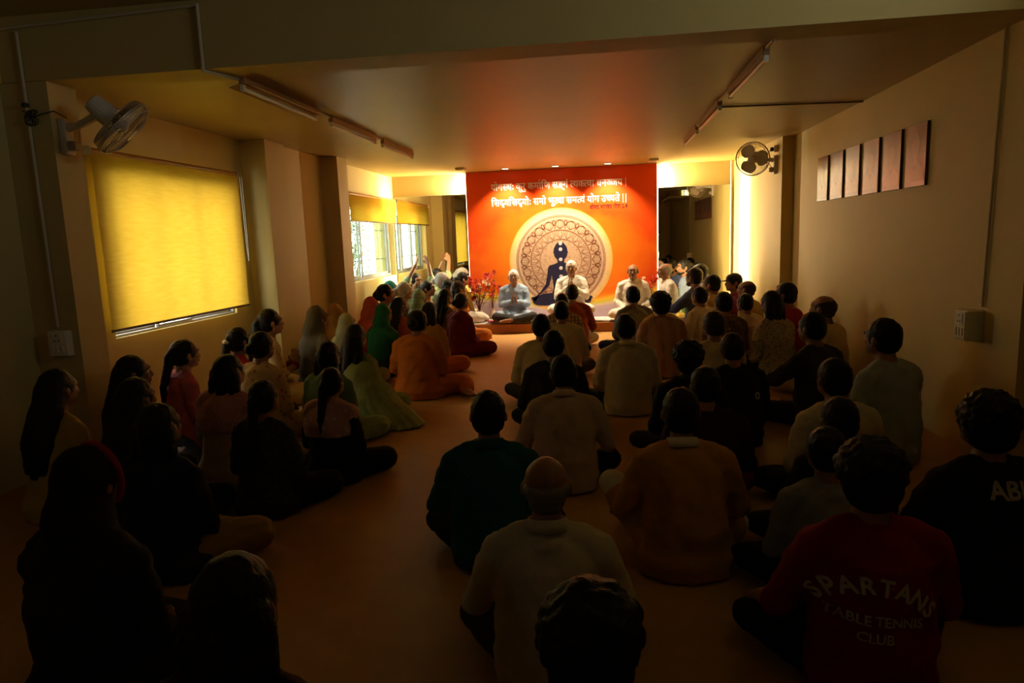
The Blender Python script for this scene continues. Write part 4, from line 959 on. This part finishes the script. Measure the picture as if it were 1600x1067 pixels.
P(-2.98,8.45,.90,'f','person in a coral headscarf near the rear left pillar',hair='',top=('kameez','coral'),bottom='coral',extra=(('scarf','coral'),))
P(-3.05,9.20,1.02,'f','person in coral top with tied hair in profile under the bright window',dface=-38,hair='ponytail',skin=0,top=('kameez','coral'),bottom='coral',eyes=True)
P(-2.70,8.75,.87,'f','long haired person in dark rust tunic in front of the aqua scarf',hair='long',top=('kameez','rust'),bottom='rust')
P(-3.02,10.05,.99,'f','grey haired person by the bright window in a floral tunic',dface=-15,hair='bun',hairm=HG,skin=0,top=('kameez','olive'),bottom='beige',eyes=True)
P(-2.72,9.85,.885,'f','person in a striped aqua headscarf in the middle of the women',hair='',top=('kameez','aqua'),bottom='aqua',extra=(('scarf','aqua'),))
P(-2.87,10.9,.95,'f','dark haired person in profile just behind the aqua scarf',dface=-30,hair='bun',top=('kameez','beige'),bottom='beige',eyes=True)
P(-3.20,11.40,1.06,'f','person in light green with both arms raised by the window and mirror',face=-125,arms='raise',hair='bun',skin=0,top=('kameez','lightgreen'),bottom='lightgreen',extra=(('shawl','sari_green'),),eyes=True)
P(-3.40,10.60,.98,'f','person in a teal headscarf below the window corner',hair='',top=('kameez','tealscarf'),bottom='tealscarf',extra=(('scarf','tealscarf'),))
P(-2.72,11.30,1.06,'f','grey haired person in green sari in front of the left mirror',dface=-12,hair='bun',hairm=HG,skin=0,top=('kameez','lightgreen'),bottom='lightgreen',extra=(('shawl','sari_green'),),eyes=True)
P(-2.50,10.80,.96,'f','person with dark short hair and pink top near the left mirror',hair='bob',top=('kameez','pinkwhite'),bottom='beige')
P(-2.24,10.35,.96,'f','person with brown bobbed hair beside the platform left end',hair='bob',hairm=HD,top=('kameez','saffron'),bottom='saffron')
P(-2.42,11.62,1.04,'f','person in saffron orange sitting at the left edge of the backdrop',face=-72,zb=.155,hair='bun',skin=0,top=('kameez','saffron'),bottom='white',extra=(('shawl','paleyellow'),),eyes=True)
P(-2.27,9.62,.90,'f','long haired person in olive print tunic beside the maroon one',hair='long',top=('kameez','olive'),bottom='maroon')
P(-1.93,9.10,.87,'f','person in plain maroon tunic nearest the platform on the left side',hair='bun',top=('kurta','maroon'),bottom='maroon',dface=-10)
P(-2.05,7.85,.87,'f','person with dark bobbed hair and amber tunic behind the orange dress',hair='bob',top=('kameez','mustard'),bottom='orange')
P(-1.87,6.68,.90,'f','person in bright orange tunic and trousers on the edge of the aisle',hair='bun',legs='side',wide=1.14,top=('kurta','orange'),bottom='orange',dface=8)
P(-2.16,5.05,.83,'f','person with dark hair and green tunic, just behind the long haired green one',hair='bob',top=('kameez','midgreen'),bottom='lightgreen')
P(-2.02,3.72,.80,'f','person with low ponytail in speckled dark tunic near the aisle',hair='ponytail',top=('kurta','darkprint'),bottom='black',extra=(('hair_tie','charcoal'),),dface=2)
P(-1.82,4.26,.77,'f','person in black with a pink floral dupatta at the neck',hair='ponytail',top=('kurta','black'),bottom='black',extra=(('shawl','pinkwhite'),),dface=-2)
P(-1.80,2.02,.92,'f','large dark figure with a red-edged black headscarf at lower left',hair='',top=('kurta','black'),bottom='black',extra=(('scarf','black'),('scarf_edge','red')))
P(-.84,1.30,.90,'f','dark figure with loose black hair at the bottom near the aisle',hair='bob',top=('kurta','maroonblack'),bottom='darkbrown')

# --- right half of the hall
P(-.40,9.62,.91,'m','person in rust red shirt directly before the middle leader',top=('shirt_half','rust'),bottom='beige',arms='knees',hunch=8)
P(-.50,8.72,.86,'m','person in beige plaid shirt behind the rust red shirt',top=('shirt_half','plaid'),bottom='navy',hunch=6)
P(-.44,7.55,.88,'m','person in plain white half sleeve shirt in front of the checked shirt',top=('shirt_half','offwhite'),bottom='darkbrown')
P(-.56,6.30,.875,'m','person in cream shirt at the aisle, left of the centre file',top=('shirt_long','cream'),bottom='charcoal',dface=4)
P(-.38,5.28,.86,'m','person in plain black shirt between two pale shirts in the centre file',top=('shirt_half','charcoal'),bottom='black')
P(-.24,4.15,.84,'m','person in pale pinkish collared shirt leaning forward with elbows out',top=('shirt_long','palepink'),bottom='black',collar='palepink',arms='knees',hunch=12)
P(-.55,3.14,.86,'m','person in teal collared shirt with protruding ears on the aisle edge',top=('shirt_half','teal'),bottom='black',collar='teal',arms='knees',dface=5)
P(-.20,2.24,.84,'m','balding grey fringed person in white collared shirt in the centre front',hair='fringe',hairm=HS,skin=1,top=('shirt_half','offwhite'),bottom='charcoal',collar='offwhite',arms='knees',face=4)
P(-.035,1.27,.87,'m','black haired head at the bottom centre of the hall, cut by the frame',hair='bushy',top=('tshirt','black'),bottom='black',face=0)
P(.37,3.12,.86,'m','person in ochre yellow kurta with a white collar and one white knee raised',top=('kurta','yellowochre'),bottom='white',collar='white',legs='kneeup',arms='knees',hunch=8,face=4)
P(.22,6.00,.89,'m','person in cream shirt with a bent back, right of the aisle file',top=('shirt_long','cream'),bottom='charcoal',collar='cream',hunch=6)
P(.44,9.02,.91,'m','person in grey shirt just before the right leader',top=('shirt_half','gray'),bottom='navy',hunch=6)
P(.66,7.62,.94,'m','person with big hair and pink broad striped shirt',hair='bushy',top=('shirt_long','stripepink'),bottom='beige')
P(.72,8.42,.86,'m','person in bright yellow shirt hidden behind the striped shirt with big hair',top=('shirt_half','yellow'),bottom='beige')
P(.60,4.66,.84,'m','curly haired person in black shirt, left of the ring logo shirt',hair='bushy',top=('shirt_half','black'),bottom='black',collar='charcoal',hunch=8)
P(1.36,7.70,.92,'m','person in brown plaid shirt with thick black hair on the right side',top=('shirt_half','brownplaid'),bottom='charcoal')
P(.98,6.02,.90,'m','person with short brown hair and cream shirt before the brown plaid shirt',hair='short',hairm=HD,top=('shirt_half','cream'),bottom='black')
lgo, lg_parts, lg_f = P(.98,5.10,.83,'m','person in black shirt with a small pale ring logo, before the brown haired cream shirt',top=('shirt_half','black'),bottom='charcoal',hunch=8)
P(1.28,8.90,.89,'m','slim person in white shirt turned left towards the green bowl',dface=8,top=('shirt_half','brightwhite'),bottom='beige',eyes=True,skin=1)
P(1.58,9.75,.99,'m','dark haired person in mustard shirt with red behind, before the right mirror',dface=10,top=('shirt_half','khaki'),bottom='maroon',eyes=True)
P(1.98,10.30,.97,'m','person in a black cap facing left by the glowing right wall',dface=38,hair='short',top=('shirt_half','maroon'),bottom='charcoal',extra=(('cap','black'),),eyes=True)
P(1.95,9.28,.94,'m','balding person in khaki shirt beside the right pillar',hair='thin',hairm=HD,dface=12,top=('shirt_half','khaki'),bottom='charcoal',skin=1)
P(1.72,8.32,.84,'m','person in white shirt half hidden behind the brown plaid shirt',top=('shirt_half','white'),bottom='charcoal')
P(1.78,7.30,.95,'f','curly shoulder length haired person in black and cream printed top',hair='bob',top=('kameez','bwprint'),bottom='black',dface=4)
P(2.10,7.92,.99,'m','person in dark red shirt in profile near the right pillar',dface=22,top=('shirt_long','red'),bottom='black',eyes=True)
P(2.13,6.72,.96,'m','balding person in cream shirt leaning by the right wall, casting a shadow on it',hair='thin',hairm=HD,dface=20,top=('shirt_half','cream'),bottom='beige',skin=1)
P(1.70,5.62,.92,'m','person in black shirt resting an arm on the knee near the right wall',arms='outl',dface=14,top=('shirt_half','charcoal'),bottom='black',skin=1)
P(1.90,4.75,.97,'m','person in pale blue grey shirt alone beside the right wall',dface=12,top=('shirt_half','paleblue'),bottom='black',eyes=True)
P(1.30,3.90,.86,'m','dark haired person in cream shirt behind the pale blue grey shirt',top=('shirt_half','cream'),bottom='black')
P(1.10,3.22,.80,'m','person in black shirt with a pale collar in front of the right cream shirt',top=('shirt_half','black'),bottom='black',face=8)
spa, sp_parts, sp_f = P(.88,2.27,.88,'m','person with bushy hair in red T-shirt lettered SPARTANS TABLE TENNIS CLUB',hair='bushy',top=('tshirt','darkred'),bottom='black',arms='knees',face=2)
abi, ab_parts, ab_f = P(1.55,2.86,.90,'m','big haired person in black T-shirt lettered ABI at the right edge',hair='bushy',top=('tshirt','black'),bottom='black',arms='knees',face=6)
mrn, mr_parts, mr_f = P(.58,3.86,.83,'m','person in black and maroon jersey with a small worn grey print',top=('tshirt','maroonblack'),bottom='maroon',face=2)
P(.93,2.86,.76,'m','small person in grey green shirt hidden before the red T-shirt',top=('tshirt','gray'),bottom='black',face=6)
P(1.10,11.50,1.10,'m','grey haired person in white shirt at the right end of the platform by the mirror',face=100,zb=.155,hair='thin',hairm=HS,skin=1,top=('shirt_half','brightwhite'),bottom='white',eyes=True)
P(1.62,11.15,1.08,'m','person in blue checked shirt in profile before the right mirror',face=78,top=('shirt_half','bluecheck'),bottom='beige',skin=0,eyes=True,extra=(('beard','black'),))
P(1.44,10.50,1.06,'m','bearded person in deep blue shirt reaching to the left near the green bowl',face=48,arms='out',top=('shirt_long','deepblue'),bottom='beige',eyes=True,extra=(('beard','black'),))

# lettering on the shirts
ink = mat('grey_white_lettering',(.44,.40,.37),.6,noise=.08)
pcs = []
w = 'SPARTANS'
for i, ch in enumerate(w):
    a = math.radians(58-116*i/7); pcs.append((text_mesh(ch,.072,.03), (-.04-.172*math.sin(a)*math.cos(.07)-.0*a, .300+.125*math.cos(a)+.172*math.sin(a)*.07, a*.9-.07)))
pcs.append((text_mesh('TABLE TENNIS',.044,.02), (-.04,.325,-.07))); pcs.append((text_mesh('CLUB',.044,.02), (-.045,.272,-.07)))
print_on_back(sp_parts['top'], pcs, ink, 'grey white arched club lettering')
print_on_back(ab_parts['top'], [(text_mesh('ABI',.088,.03),(-.008,.496,0))], mat('pale_block_lettering',(.36,.33,.30),.6,noise=.08), 'grey block letters')
print_on_back(mr_parts['top'], [(([(0,0),(w_,0),(w_,.022),(0,.022)],[(0,1,2,3)]),(-.03+.025*k_,.40-.005*k_,-.2)) for k_, w_ in enumerate((.016,.010,.018,.012))], mat('dim_grey_lettering',(.25,.24,.23),.6,noise=.1), 'small worn grey print')
ring = ([(r*math.cos(2*PI*j/16), r*math.sin(2*PI*j/16)) for r in (.014,.026) for j in range(16)], [(j,(j+1)%16,16+(j+1)%16,16+j) for j in range(16)])
print_on_back(lg_parts['top'], [(ring,(.12,.40,0))], ink, 'small pale ring logo')
